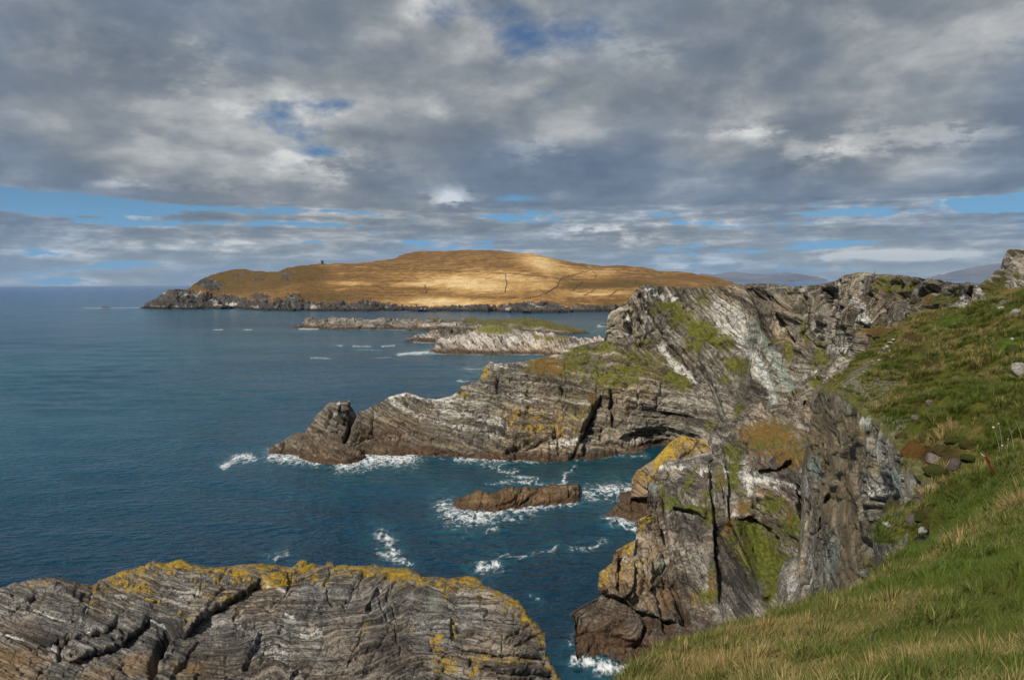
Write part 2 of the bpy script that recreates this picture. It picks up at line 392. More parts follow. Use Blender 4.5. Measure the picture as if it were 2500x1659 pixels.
    if wet:
        wf = t.ss(t.m('ADD', z, t.m('MULTIPLY', ctr(t.noise(o, 0.13*sc, 5), 1), -9.0)), wet_z, wet_z*0.35)
        wc = t.mix(t.ss(fine, .3, .7), (0.024, 0.015, 0.010), (0.115, 0.066, 0.035))
        c = t.mix(t.m('MULTIPLY', wf, 0.92), c, wc)
    t.put(t.bsdf.inputs['Base Color'], c)
    t.bsdf.inputs['Roughness'].default_value = 0.85; t.bsdf.inputs['Specular IOR Level'].default_value = 0.25
    h = add(t.m('MULTIPLY', fine, 0.8), t.m('MULTIPLY', band, 1.0), t.m('MULTIPLY', crk, 0.4))
    bp = t.node('ShaderNodeBump'); t.put(bp.inputs['Height'], h); bp.inputs['Strength'].default_value = 0.85; bp.inputs['Distance'].default_value = 0.55/sc
    t.l.new(bp.outputs[0], t.bsdf.inputs['Normal'])
    return m

def rock_relief(p, bed, j, k, scales, seed=0, fb=(8, 0.6), face=None, crackd=0.5):
    """displacement in metres along the face normal"""
    Q = p.P; wv = fbm(Q, fb[0]*1.3, 3, .5, seed*3.1)
    wj = fbm(Q, fb[0]*1.1, 3, .5, seed*3.1+50)
    h = 0.4*fb[1]*fbm(Q, fb[0], 4, .45, seed+7.7)
    for n, (ts, tj, amp) in enumerate(scales):
        b_, c_, tl_ = blocks(bed+0.10*ts*wv, j+0.12*tj*wj, k+0.2*tj*wj, ts, tj, tj*1.3, seed+n*5)
        h = h + amp*(b_-0.5) + 0.9*amp*tl_ - crackd*amp*c_*(0.35+0.65*hashf((np.floor(bed/ts*2).astype(np.int32)) & 255))
    return h
def add_relief(p, h): p.P = p.P + p.N*h[..., None]
def cracks(p, lines):
    h = np.zeros(p.U.shape)
    for pts, wd, dep in lines:
        k = bbox(p.Uw, p.Vw, pts, wd*3+2)
        dd, _, t = polyd(p.Uw[k], p.Vw[k], pts); tp = sstep(t, -0.02, .15)*sstep(1-t, -0.02, .15)
        h[k] = np.minimum(h[k], -dep*tp*np.exp(-(dd/(wd*(0.4+0.6*tp)+1e-3))**2))
    return h
def zero(p): return np.zeros(p.U.shape)

# ------------------------------------------------------------------ sea
def build_sea():
    nr, nc = 470, 720
    hor = CY - F*math.tan(PITCH)
    vv = np.concatenate([np.linspace(1950, 1000, 200), np.linspace(1000, 700, 262)[1:], [697.5, 695.5, 694, 692.8, 691.9, 691.2, 690.7]])
    nr = len(vv)
    uu = np.linspace(-700, 3000, nc)
    azs = np.arctan((uu-CX)/F)
    r = CAMZ*F/(vv-hor+0.0)*1.0
    r = np.minimum(r, 62000)
    AZ, R = np.meshgrid(azs, r)
    X = R*np.tan(AZ); Y = R+0*X
    Pg = np.stack([X, Y, 0*X], -1)
    u, v, dd = project(Pg)
    # swell: a few wave trains, each only where the sheet is fine enough to carry it
    dr = np.abs(np.gradient(r))[:, None]
    zz = 0*X
    rs = np.random.default_rng(11)
    for wl, amp, ang in [(46, .40, 8), (31, .28, -14), (19, .20, 20), (13, .15, -4), (8.5, .11, 14), (6, .075, -22)]:
        kx, ky = math.sin(math.radians(ang))*2*math.pi/wl, math.cos(math.radians(ang))*2*math.pi/wl
        ph = 2.2*perlin(X/(wl*3.5), Y/(wl*3.5), 0*X+wl) ; am = np.clip(0.6+0.9*perlin(X/(wl*2.5), Y/(wl*2.5), 0*X+wl+40), 0, 2)
        q = np.sin(X*kx+Y*ky+ph*2+rs.random()*6)
        zz += amp*am*q*np.clip(1.5-3.2*dr/wl, 0, 1)
    foam = foam_field(u, v, X, Y)
    zz += 0.35*np.clip(foam, 0, 1)*(0.4+perlin(X/2.2, Y/2.2, 0*X+5))
    Pg[..., 2] = zz
    Pg[-1, :, 2] = 0
    churn = foam_field(u, v, X, Y, 2.6)
    shallow = blob_mask(u, v, [(1400, 1130, 260, 60, .9), (1560, 1110, 140, 40, .9), (950, 1120, 160, 35, .6), (1250, 1270, 160, 40, .5)])
    m, t = new_mat('sea_water'); o = t.obj(); x, y, z = t.sep(o)
    def wv(ax, ay, sh, zz, det, ro, dist=.2):
        return t.noise(t.xyz(t.m('MULTIPLY', x, ax), t.m('ADD', t.m('MULTIPLY', y, ay), t.m('MULTIPLY', x, sh)), zz), 1.0, det, ro, dist)
    w1 = wv(.22, .36, -.03, 0.0, 2, .45); w2 = wv(.75, .95, .1, 5.0, 1, .5); w0 = wv(.035, .07, -.01, 2.0, 3, .5)
    h = t.m('ADD', t.m('MULTIPLY', w1, 1.8), t.m('ADD', t.m('MULTIPLY', w2, 0.45), t.m('MULTIPLY', w0, 2.0)))
    bp = t.node('ShaderNodeBump'); t.put(bp.inputs['Height'], h); t.put(bp.inputs['Strength'], t.m('ADD', 0.55, t.m('MULTIPLY', t.ss(t.noise(t.xyz(t.m('MULTIPLY', x, .004), t.m('MULTIPLY', y, .007), 7.0), 1.0, 3, .5), .35, .65), .55))); bp.inputs['Distance'].default_value = 1.0
    t.l.new(bp.outputs[0], t.bsdf.inputs['Normal'])
    big = t.noise(t.xyz(t.m('MULTIPLY', x, .0016), t.m('MULTIPLY', y, .0012), 0.0), 1.0, 4, 0.55)
    c = t.mix(t.ss(big, 0.35, 0.65), (0.003, 0.044, 0.084), (0.006, 0.078, 0.106))  # broad teal patches, with cloud shadow on the water put into the colour
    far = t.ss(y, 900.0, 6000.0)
    c = t.mix(far, c, (0.002, 0.055, 0.19))  # sky blue mirrored by distant waves, put into the base colour
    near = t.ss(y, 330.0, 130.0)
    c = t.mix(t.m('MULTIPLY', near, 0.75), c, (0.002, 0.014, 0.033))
    c = t.mix(t.m('MULTIPLY', t.attr('shallow'), 0.8), c, (0.002, 0.032, 0.042))
    c = t.mix(t.m('MULTIPLY', t.attr('churn'), t.m('MULTIPLY', 0.25, t.ss(w1, .3, .65))), c, (0.045, 0.20, 0.22))
    t.put(t.bsdf.inputs['Base Color'], c)
    t.bsdf.inputs['Roughness'].default_value = 0.16; t.bsdf.inputs['IOR'].default_value = 1.33
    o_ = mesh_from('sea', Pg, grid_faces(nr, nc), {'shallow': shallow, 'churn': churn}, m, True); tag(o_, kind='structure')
    # foam: its own sheet just above the water where the swell breaks
    keep = foam > 0.03
    f = grid_faces(nr, nc); f = f[keep.ravel()[f].any(1)]
    idx = np.unique(f); remap = np.full(nr*nc, -1); remap[idx] = np.arange(len(idx))
    pv = Pg.reshape(-1, 3)[idx]+np.array([0, 0, .07])
    m2, t = new_mat('foam'); o = t.obj(); x, y, z = t.sep(o)
    ov = t.xyz(x, t.m('MULTIPLY', y, 0.55), 0.0)
    a1 = t.noise(ov, 0.34, 6, 0.66, 1.2); a2 = t.noise(ov, 0.6, 4, 0.6, 0.4)
    lace = t.m('SUBTRACT', 0.5, t.m('ABSOLUTE', t.m('SUBTRACT', a1, 0.5)))      # veins
    q = t.m('ADD', t.m('MULTIPLY', t.attr('foam'), 1.0), t.m('ADD', t.m('MULTIPLY', t.m('SUBTRACT', lace, 0.455), 5.5), t.m('MULTIPLY', t.m('SUBTRACT', a2, 0.5), 2.2)))
    al = t.m('MULTIPLY', t.m('MULTIPLY', t.ss(q, 0.35, 1.55), t.ss(t.attr('foam'), 0.06, 0.5)), 0.92)
    t.bsdf.inputs['Base Color'].default_value = (0.76, 0.79, 0.80, 1); t.bsdf.inputs['Roughness'].default_value = 0.9
    t.put(t.bsdf.inputs['Alpha'], al)
    o2 = mesh_from('sea_foam', pv, remap[f], {'foam': foam.reshape(-1)[idx]}, m2, True)
    tag(o2, 'white sea foam breaking round the rocks and drifting on the bay', 'foam', kind='stuff')

def foam_field(u, v, X, Y, wide=1.0):
    n1 = 14*perlin(u/38, v/22, 0*u)+7*perlin(u/13, v/9, 0*u+4); n2 = 9*perlin(u/38, v/22, 0*u+33)+5*perlin(u/13, v/9, 0*u+40)
    sc = np.clip((v-700)/450, 0.08, 1.0); uw, vw = u+n1*sc, v+n2*sc*0.6
    f = np.zeros(u.shape)
    L = []
    # headland foot
    L += [(Z(3, (60, 775), (240, 785), (400, 800)), 12, 1.0), (Z(3, (560, 840), (760, 800), (900, 785), (1080, 780)), 15, 1.15), (Z(3, (900, 800), (1100, 805)), 8, .5), (Z(3, (1400, 800), (1560, 800), (1740, 815)), 6, .9), (Z(3, (1820, 800), (1990, 815)), 4, .75), (Z(3, (1000, 775), (1400, 790), (1600, 830), (1900, 830), (2100, 815)), 3, .5),
          (Z(3, (1570, 845), (1720, 865)), 4, .7), (Z(3, (1700, 880), (1830, 890)), 5, .8), (Z(3, (1780, 930), (1960, 943)), 4, .8), (Z(4, (320, 1510), (600, 1490), (900, 1480)), 3, .55)]
    # floating rafts: skerry, bay streaks
    L += [(Z(3, (2230, 850), (2200, 945)), 5, .8), ([(1085, 1235), (1110, 1262), (1180, 1262)], 15, 1.0), ([(1180, 1258), (1260, 1248), (1330, 1235), (1405, 1222)], 8, .95), ([(1060, 1232), (1100, 1280), (1200, 1275), (1310, 1255)], 12, .55),
          ([(1385, 1160), (1380, 1185), (1365, 1190)], 5, 1.0), ([(1180, 1183), (1240, 1180), (1350, 1184)], 3, .75), ([(1240, 1166), (1280, 1172), (1300, 1180)], 4, .8),
          ([(1440, 1205), (1500, 1195), (1530, 1200)], 14, .9), ([(1485, 1267), (1520, 1275), (1555, 1290)], 8, 1.0), ([(930, 1305), (955, 1322), (965, 1345), (960, 1355)], 10, .95), ([(935, 1355), (960, 1370), (995, 1374)], 7, .9), ([(920, 1340), (930, 1368)], 5, .5),
          ([(1165, 1392), (1190, 1382), (1215, 1380)], 9, 1.1), ([(1215, 1350), (1260, 1360), (1310, 1352), (1360, 1330)], 5, .6), ([(1400, 1335), (1440, 1340), (1475, 1318)], 6, .65), ([(1190, 1295), (1220, 1293)], 4, .7), ([(660, 1368), (700, 1352)], 9, .6), ([(1290, 1455), (1320, 1465)], 3, .6),
          ([(1405, 1610), (1440, 1622), (1490, 1632), (1560, 1640)], 12, 1.1), ([(1400, 1540), (1398, 1580)], 6, .6), ([(548, 1138), (575, 1120), (615, 1113)], 6, 1.1), ([(600, 1130), (625, 1120)], 4, .9), ([(625, 1118), (680, 1112)], 3, .6)]
    # distance
    L += [([(970, 866), (1040, 860), (1062, 859)], 3.2, 1.1), ([(1062, 863), (1180, 865)], 1.8, .7), ([(1230, 864), (1330, 867)], 1.6, .8), ([(860, 846), (905, 846)], 2, .8), ([(930, 846), (965, 842)], 1.6, .8), ([(860, 854), (935, 854)], 1.3, .6), ([(760, 873), (805, 876)], 2.0, .8), ([(915, 873), (955, 873)], 1.5, .6), ([(730, 802), (778, 803)], 2, 1.0), ([(850, 803), (1000, 804)], 1.5, .9), ([(520, 804), (545, 805)], 1.3, .8), ([(595, 805), (615, 805)], 1.3, .9),
          ([(1010, 835), (1062, 837)], 1.4, .8), ([(205, 752), (350, 751)], 1.2, .75), ([(600, 754), (760, 758), (1000, 760)], 1.0, .55), ([(1130, 900), (1180, 901)], 2, .8), ([(1115, 930), (1165, 934)], 3, .9), ([(1462, 796), (1482, 793)], 3, 1.0), ([(820, 842), (835, 843)], 1.5, .8)]
    for pts, wd, amp in L:
        k = bbox(uw, vw, pts, wd*4*wide); dd, _, t = polyd(uw[k], vw[k], pts)
        f[k] = np.maximum(f[k], amp*np.exp(-(dd/(wd*1.6*wide))**(2 if wide > 1 else 1.5)))
    # thin drifting specks over the bay
    sp = np.clip(fbm(np.stack([X/9, Y/16, 0*X], -1), 1.0, 4)-0.55, 0, 1)*sstep(v, 1080, 1200)*sstep(u, 850, 1100)
    f = np.maximum(f, 0.45*sp*2)
    return f*sstep(v, 692, 705)

# ------------------------------------------------------------------ far hill across the sound
HILL_TOP = [(340, 752), (351, 748), (356, 739), (378, 729), (412, 706), (435, 705), (456, 707), (476, 693), (490, 682), (520, 670), (550, 661), (591, 655), (618, 661), (655, 662), (676, 662), (699, 654), (774, 643), (808, 643), (875, 641), (926, 637), (963, 631), (984, 621), (1004, 615.5), (1095, 611), (1135, 610), (1220, 612), (1291, 618), (1338, 627), (1396, 640), (1437, 646), (1474, 649), (1521, 647), (1558, 651), (1609, 660.5), (1670, 663.6), (1711, 669.7), (1762, 681.5), (1800, 692), (1840, 704), (1900, 718)]
HILL_BOT = [(340, 753.5), (460, 754), (610, 752.5), (638, 758), (808, 759), (1100, 760), (1305, 763), (1484, 762), (1700, 758), (1900, 752)]
CLIFF_EDGE = [(340, 700), (412, 704), (456, 712), (483, 717), (520, 722), (588, 726), (621, 738), (660, 733), (716, 728), (774, 740), (850, 740), (892, 733), (926, 738), (960, 746), (1100, 749), (1180, 744), (1250, 745), (1281, 737), (1340, 738), (1382, 747), (1508, 746), (1600, 744), (1900, 730)]
def build_hill():
    nc, nr = 900, 150
    uu = np.linspace(340, 1895, nc); t = np.linspace(0, 1, nr)[:, None]
    vt, vb, ve = curve(HILL_TOP, uu), curve(HILL_BOT, uu), curve(CLIFF_EDGE, uu)
    V = vt + (vb-vt)*t; U = uu+0*V
    ctrl = []
    for u in range(350, 1900, 75):
        vb_, ve_ = curve(HILL_BOT, u), curve(CLIFF_EDGE, u); vt_ = curve(HILL_TOP, u)
        ds = float(sead(u, vb_)); ctrl.append((u, vb_, ds))
        if u > 480: ctrl.append((u, ve_, ds+55))
        if vt_ < ve_-12:
            ctrl.append((u, vt_, min(ds+120+ (ve_-vt_)*9.5, 3400))); ctrl.append((u, .5*vt_+.5*ve_, ds+70+(ve_-vt_)*3.6))
        else: ctrl.append((u, vt_, ds+90))
    p = make_patch(U, V, ctrl)
    above = (ve + 3.0*perlin(uu/14, 0*uu, 0*uu) + 2.0*perlin(uu/5, 0*uu, 0*uu+7)) - V      # px above the cliff edge
    rocky = sstep(above + 5*perlin(U/11, V/5, 0*U), 5, -2)
    outc = blob_mask(U, V, zb(1, (620, 330, 110, 40, 1.0, 12), (540, 420, 120, 40, .8), (840, 270, 50, 14, .7), (980, 300, 60, 14, .7), (990, 430, 80, 40, .8), (1180, 280, 40, 60, .6), (1230, 420, 60, 25, .8), (740, 420, 140, 30, .5), (350, 420, 160, 60, 1.0), (1180, 235, 30, 12, .6)))
    rock = np.clip(np.maximum(rocky, sstep(outc+.45*perlin(U/7, V/4, 0*U+4), .35, .75)), 0, 1)
    Q = p.P
    bed = Q[..., 2]+.45*Q[..., 0]+20*fbm(Q, 160, 2)
    h = 5*fbm(Q, 120, 4, .5)
    hr = rock_relief(p, bed, Q[..., 0]*.8-Q[..., 2]*.4, Q[..., 1], [(26, 60, 12), (10, 24, 6), (4.5, 12, 3)], 3, (60, 12), crackd=.7)
    mott = fbm(Q, 30, 4)
    add_relief(p, h*(1-rock)*0.5 + hr*rock*(.2+.8*sstep(V-vt, 2, 14))*(.35+.65*rocky)*sstep(vb-vt, 3, 16) + 2.6*mott*(1-rock))
    sun_gold = blob_mask(U, V, zb(2, (420, 330, 330, 55, 1.0, 4), (960, 190, 160, 60, .9, 20), (700, 290, 300, 40, .75, 6), (300, 470, 420, 30, .7), (1150, 235, 200, 30, .6, 15), (1350, 250, 160, 25, .55), (1300, 400, 350, 25, .55), (950, 330, 120, 50, .6)) + zb(1, (1650, 330, 150, 14, .7), (2200, 335, 250, 14, 1.0), (2250, 460, 250, 30, .9)))  # pale grass, with sun patches between cloud shadows put into its colour
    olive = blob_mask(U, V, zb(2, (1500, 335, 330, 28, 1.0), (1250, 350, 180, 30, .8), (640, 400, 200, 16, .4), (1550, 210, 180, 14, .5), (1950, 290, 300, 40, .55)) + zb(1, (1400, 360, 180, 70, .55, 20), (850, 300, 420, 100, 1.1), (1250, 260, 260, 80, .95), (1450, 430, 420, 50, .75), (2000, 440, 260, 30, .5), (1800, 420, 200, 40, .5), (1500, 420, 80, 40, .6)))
    white = rock*np.clip(0.2+.7*perlin(U/30, V/12, 0*U+8), 0, 1)
    z0 = zero(p)
    m, t_ = new_mat('moorland_hill'); o = t_.obj(); x, y, z = t_.sep(o)
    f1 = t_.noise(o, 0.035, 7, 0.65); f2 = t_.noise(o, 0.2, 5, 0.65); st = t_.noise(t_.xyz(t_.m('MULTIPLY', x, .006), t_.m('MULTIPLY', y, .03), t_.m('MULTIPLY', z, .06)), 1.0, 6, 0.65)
    g = t_.m('ADD', t_.attr('sun_gold'), t_.m('ADD', t_.m('MULTIPLY', t_.m('SUBTRACT', st, .5), 1.6), t_.m('MULTIPLY', t_.m('SUBTRACT', f1, .5), 1.5)))
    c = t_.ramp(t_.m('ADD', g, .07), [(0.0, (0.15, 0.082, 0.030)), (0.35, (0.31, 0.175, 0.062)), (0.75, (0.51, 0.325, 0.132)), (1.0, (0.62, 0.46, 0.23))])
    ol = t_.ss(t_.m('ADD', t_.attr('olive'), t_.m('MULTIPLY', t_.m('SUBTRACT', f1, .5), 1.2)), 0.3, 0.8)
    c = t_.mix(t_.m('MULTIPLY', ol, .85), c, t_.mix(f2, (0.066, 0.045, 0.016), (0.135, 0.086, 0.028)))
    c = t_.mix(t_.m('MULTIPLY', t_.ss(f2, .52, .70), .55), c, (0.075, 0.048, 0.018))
    c = t_.mix(t_.m('MULTIPLY', t_.ss(t_.noise(o, .09, 6, .75), .56, .66), .5), c, (0.09, 0.060, 0.022))
    bed_ = t_.attr('bed'); bn = t_.noise(t_.xyz(t_.m('MULTIPLY', bed_, .12), t_.m('MULTIPLY', x, .01), 0.0), 1.0, 5, .7)
    rt = t_.m('ADD', t_.m('MULTIPLY', t_.m('SUBTRACT', bn, .5), 1.3), t_.m('ADD', t_.m('MULTIPLY', t_.m('SUBTRACT', f2, .5), 1.3), .38))
    rc = t_.ramp(rt, [(0.1, (0.024, 0.021, 0.021)), (0.5, (0.078, 0.069, 0.062)), (0.9, (0.25, 0.23, 0.205))])
    rc = t_.mix(t_.m('MULTIPLY', t_.ss(t_.m('ADD', t_.attr('white'), t_.m('MULTIPLY', t_.m('SUBTRACT', f2, .5), 1.6)), .45, .8), .8), rc, (0.55, 0.52, 0.47))
    rc = t_.mix(t_.ss(z, 9.0, 3.0), rc, (0.030, 0.024, 0.02))
    rf = t_.ss(t_.m('ADD', t_.attr('rock'), t_.m('MULTIPLY', t_.m('SUBTRACT', f2, .5), .5)), .35, .6)
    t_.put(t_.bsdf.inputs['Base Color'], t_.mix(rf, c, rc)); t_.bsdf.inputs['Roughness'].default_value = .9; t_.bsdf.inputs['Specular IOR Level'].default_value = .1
    bp = t_.node('ShaderNodeBump'); t_.put(bp.inputs['Height'], t_.m('ADD', t_.m('MULTIPLY', f1, 2.0), f2)); bp.inputs['Distance'].default_value = 5.0; bp.inputs['Strength'].default_value = .6
    t_.l.new(bp.outputs[0], t_.bsdf.inputs['Normal'])
    o = finish(p, 'hill', m, dict(bed=bed, sun_gold=sun_gold, olive=olive, rock=rock, white=white), back=[(40, 3), (150, 25), (500, 140), (900, 320)], sides=([(40, 15, 0), (120, 60, 0)], None), bottom=[(0, -4, -6)])
    tag(o, kind='structure')
    p.vt, p.vb, p.uu = vt, vb, uu
    return p
def on_patch(p, u, v):
    j = np.clip(np.interp(u, p.uu, np.arange(len(p.uu))), 0, len(p.uu)-1.001); j0 = int(j)
    vt, vb = np.interp(u, p.uu, p.vt), np.interp(u, p.uu, p.vb)
    i = np.clip((v-vt)/(vb-vt), 0, 1)*(p.P.shape[0]-1.001); i0 = int(i); fi, fj = i-i0, j-j0
    a = p.P; return (a[i0, j0]*(1-fi)*(1-fj)+a[i0+1, j0]*fi*(1-fj)+a[i0, j0+1]*(1-fi)*fj+a[i0+1, j0+1]*fi*fj)
def wall_ribbon(name, p, pts, wd, ht, mat):
    """a low wall or hedge bank draped over the hill along a line"""
    pts = np.array(pts, float); L = np.r_[0, np.cumsum(np.linalg.norm(np.diff(pts, axis=0), axis=1))]; n = max(int(L[-1]/3.0), 6)
    s = np.linspace(0, L[-1], n); uu = np.interp(s, L, pts[:, 0]); vv = np.interp(s, L, pts[:, 1])
    C = np.array([on_patch(p, a+1.2*math.sin(i*1.7), b+.5*math.sin(i*2.3+1)) for i, (a, b) in enumerate(zip(uu, vv))])
    T = np.gradient(C, axis=0); T[:, 2] = 0; T /= np.linalg.norm(T, axis=1, keepdims=True)+1e-9; S_ = np.stack([T[:, 1], -T[:, 0], 0*T[:, 0]], -1)
    hh = ht*(0.75+0.5*rng.random(n))[:, None]*np.array([0, 0, 1]); ww = (wd*(0.7+.6*rng.random(n)))[:, None]
    sec = [C-S_*ww-np.array([0, 0, 3.0]), C-S_*ww*.55+hh, C+S_*ww*.55+hh*.9, C+S_*ww-np.array([0, 0, 3.0])]
    V = np.stack(sec, 1); return mesh_from(name, V, grid_faces(n, 4), None, mat)

def simple_mat(name, c1, c2, sc, rough=.85, bump=.3, dist=.1, c3=None):
    m, t = new_mat(name); o = t.obj(); n = t.noise(o, sc, 6, .65)
    c = t.mix(t.ss(n, .3, .7), c1, c2)
    if c3: c = t.mix(t.ss(t.noise(o, sc*2.3, 5, .7), .56, .66), c, c3)
    t.put(t.bsdf.inputs['Base Color'], c); t.bsdf.inputs['Roughness'].default_value = rough; t.bsdf.inputs['Specular IOR Level'].default_value = .2
    bp = t.node('ShaderNodeBump'); t.put(bp.inputs['Height'], t.noise(o, sc*1.7, 5, .7)); bp.inputs['Strength'].default_value = bump; bp.inputs['Distance'].default_value = dist
    t.l.new(bp.outputs[0], t.bsdf.inputs['Normal']); return m

# ------------------------------------------------------------------ islets
def build_islet(name, top, bot, mat, label, cat, depth_back, ncol, nrow, moss=(), white=(), scales=((9, 16, 5), (3.5, 6, 2)), bedk=(1, .5), warm=()):
    u0, u1 = top[0][0], top[-1][0]; uu = np.linspace(u0, u1, ncol); t = np.linspace(0, 1, nrow)[:, None]
    vt, vb = curve(top, uu), curve(bot, uu); V = vt+(np.maximum(vb, vt+.4)-vt)*t; U = uu+0*V
    ctrl = []
    for u in np.linspace(u0, u1, 14):
        a, b_ = curve(top, u), curve(bot, u); ds = float(sead(u, b_)); ctrl.append((u, b_, ds))
        hgt = (b_-a); ctrl.append((u, a, ds+depth_back*min(1, hgt/30)+1)); ctrl.append((u, .6*a+.4*b_, ds+depth_back*.30*min(1, hgt/30)+.5))
    p = make_patch(U, V, ctrl); Q = p.P
    bed = bedk[0]*Q[..., 2]+bedk[1]*Q[..., 0]+4*fbm(Q, 40, 3)
    ms = blob_mask(U, V, moss) if moss else zero(p)
    h = rock_relief(p, bed, Q[..., 0]*.8-Q[..., 2]*.3, Q[..., 1], scales, 4, (30, 3.0), crackd=.6)
    add_relief(p, h*(1-.85*sstep(ms, .3, .6))*sstep(vb-vt, 0, 12))
    z0 = zero(p)
    a = dict(bed=bed, moss=ms, white=blob_mask(U, V, white) if white else z0, lichen=z0, rust=z0, warm=blob_mask(U, V, warm) if warm else z0, green=z0)
    o = finish(p, name, mat, a, back=[(6, .8), (18, 4), (40, 14), (60, 40)], sides=([(8, 3, 2)], [(8, 3, 2)]), bottom=[(0, -1, -4)])
    return tag(o, label, cat)

# ------------------------------------------------------------------ main headland and the cliff behind it
HEAD_TOP = [(655, 1104), (660, 1099), (664, 1090), (684, 1078), (704, 1068), (721, 1058), (743, 1056), (757, 1036), (775, 1012), (799, 989), (803, 985), (830, 980), (853, 978), (857, 989), (863, 1007), (897, 999), (934, 979), (951, 967), (992, 958), (1016, 965), (1026, 970), (1063, 974), (1100, 968), (1121, 952), (1127, 940), (1161, 936), (1168, 928), (1178, 911), (1182, 894), (1190, 889), (1199, 880), (1212, 887), (1270, 882), (1303, 877), (1344, 866), (1385, 852), (1423, 842), (1450, 836), (1475, 831), (1479, 817), (1484, 770), (1491, 758), (1528, 746), (1542, 719), (1562, 700), (1582, 695), (1643, 698), (1700, 700), (1800, 694), (1883, 691), (1933, 699), (1986, 696), (2032, 688), (2045, 679.5), (2065, 669.5), (2118, 665.5), (2135, 669), (2214, 674.5), (2297, 684), (2380, 694), (2440, 700)]
HEAD_BOT = [(655, 1107), (700, 1112), (780, 1125), (850, 1128), (890, 1112), (1000, 1112), (1100, 1114), (1200, 1122), (1250, 1122), (1393, 1124), (1440, 1118), (1500, 1109), (1560, 1104), (1620, 1096), (1700, 1085), (1800, 1065), (1900, 1045), (2000, 1000), (2100, 905), (2250, 800), (2440, 752)]
def build_headland():
    nc, nr = 1060, 290
    uu = np.linspace(655, 2435, nc); t = np.linspace(0, 1, nr)[:, None]
    vt, vb = curve(HEAD_TOP, uu), curve(HEAD_BOT, uu)
    V = level_rows(vt, vb, t); U = uu+0*V
    ctrl = [(u, float(curve(HEAD_BOT, u)), float(sead(u, curve(HEAD_BOT, u)))) for u in (655, 700, 780, 850, 890, 950, 1000, 1100, 1200, 1300, 1393, 1440, 1500, 1560)]
    ctrl += [(664, 1090, 329), (743, 1056, 330), (800, 985, 335), (853, 978, 337), (863, 1007, 338), (897, 999, 337), (992, 958, 340), (1063, 974, 341), (1127, 940, 344), (1199, 880, 352), (1300, 878, 356), (1344, 867, 360), (1423, 842, 364), (1477, 830, 368), (1484, 772, 366), (1530, 746, 367), (1562, 700, 372), (1650, 698, 378), (1800, 696, 362), (1933, 699, 330), (2032, 688, 304), (2065, 670, 296), (2118, 666, 282), (2214, 675, 240), (2297, 684, 198), (2380, 694, 160), (2440, 700, 140),
             (1300, 940, 341), (1200, 1000, 334), (1000, 1040, 330), (850, 1060, 327), (1350, 900, 352), (1480, 900, 350), (1600, 880, 352), (1480, 960, 340), (1600, 960, 338), (1400, 1040, 326), (1560, 1040, 333), (1660, 800, 362), (1560, 790, 362), (1700, 1000, 328), (1800, 1010, 312), (1850, 1020, 296), (1800, 800, 345), (1860, 900, 322), (1920, 970, 296), (1950, 850, 312), (2060, 850, 288), (2000, 960, 280), (2100, 800, 262), (2200, 745, 222), (2100, 880, 255), (2060, 740, 298), (1620, 1090, 338), (2300, 740, 180), (2440, 745, 130)]
    sc_ = [(Z(4, (520, 1000), (500, 1100), (440, 1200), (400, 1300), (390, 1480)), -7, 3, 40),      # cleft beside the bulge
           (Z(4, (1290, 1340), (1150, 1305), (1000, 1262), (850, 1275), (720, 1320), (640, 1370)), -5, 4, 20),   # cave roof
           (Z(4, (870, 280), (960, 470), (1030, 600), (1150, 720), (1270, 890)), 7, 3, 50),
           (Z(4, (1270, 690), (1330, 860), (1390, 990), (1440, 1180)), 5, 2.5, 45),
           (Z(4, (1120, 220), (1180, 400)), 3, 2, 30),
           (Z(4, (1640, 200), (1700, 350), (1760, 520), (1860, 640)), -9, 4, 40),
           (Z(5, (190, 370), (260, 520), (340, 640), (420, 760)), 5, 2, 40), (Z(5, (480, 420), (495, 700)), -4, 2, 25), (Z(5, (610, 370), (640, 560), (650, 760)), -7, 2.5, 40), (Z(5, (730, 330), (780, 560), (770, 740)), 6, 2.5, 40), (Z(5, (880, 450), (910, 600), (880, 700)), -4, 2, 30),
           (Z(5, (400, 1100), (440, 1350), (470, 1560)), -6, 3, 30),
           (Z(3, (655, 430), (665, 480), (640, 600), (590, 700)), 7, 4, 30),
           (Z(3, (640, 690), (800, 650), (960, 640), (1050, 605), (1180, 620), (1300, 680), (1500, 720)), -4, 2, 22),
           (Z(3, (1750, 770), (1850, 690), (1990, 630)), -5, 2, 25), (Z(4, (590, 950), (600, 1250)), -3, 2, 20), (Z(4, (810, 900), (800, 1200)), 2, 1.5, 20),
           (Z(4, (740, 360), (770, 450), (780, 570)), 5, 2, 22), (Z(4, (560, 380), (555, 620)), -5, 3, 16), (Z(4, (690, 470), (740, 560)), -4, 2, 14)]
    p = make_patch(U, V, ctrl, sc_); Q = p.P
    x, y, z = Q[..., 0], Q[..., 1], Q[..., 2]
    fold = 2.2*fbm(Q, 45, 3)
    # bedding: dips right on the low nose, nearly level in the sea wall, steep on the tower and the rear cliff
    g = np.interp(x, [-130, -40, 0, 40, 200], [-32, 10, 20, 25, 38])
    bedA = z+g+fold
    steep = sstep(U, 1440, 1540)*sstep(V+(U-1500)*-.35, 905, 830)
    bedB = .62*z+.80*x*.9+2*fold
    wts = steep
    jA = x-.15*z; jB = .75*z-.55*x
    sc1 = [(7, 15, 2.6), (2.6, 6, 1.2), (1.2, 3.2, .55)]
    hA = rock_relief(p, bedA, jA, y, sc1, 1, (18, 1.2), crackd=.55)
    hB = rock_relief(p, bedB, jB, y, [(8, 20, 3.6), (3, 9, 1.6), (1.3, 4, .7)], 2, (16, 1.5), crackd=.55)
    # rear cliff: tall upright columns between vertical joints
    colm = sstep(U+.25*(V-800), 1815, 1870)*sstep(2250-U, 0, 60)
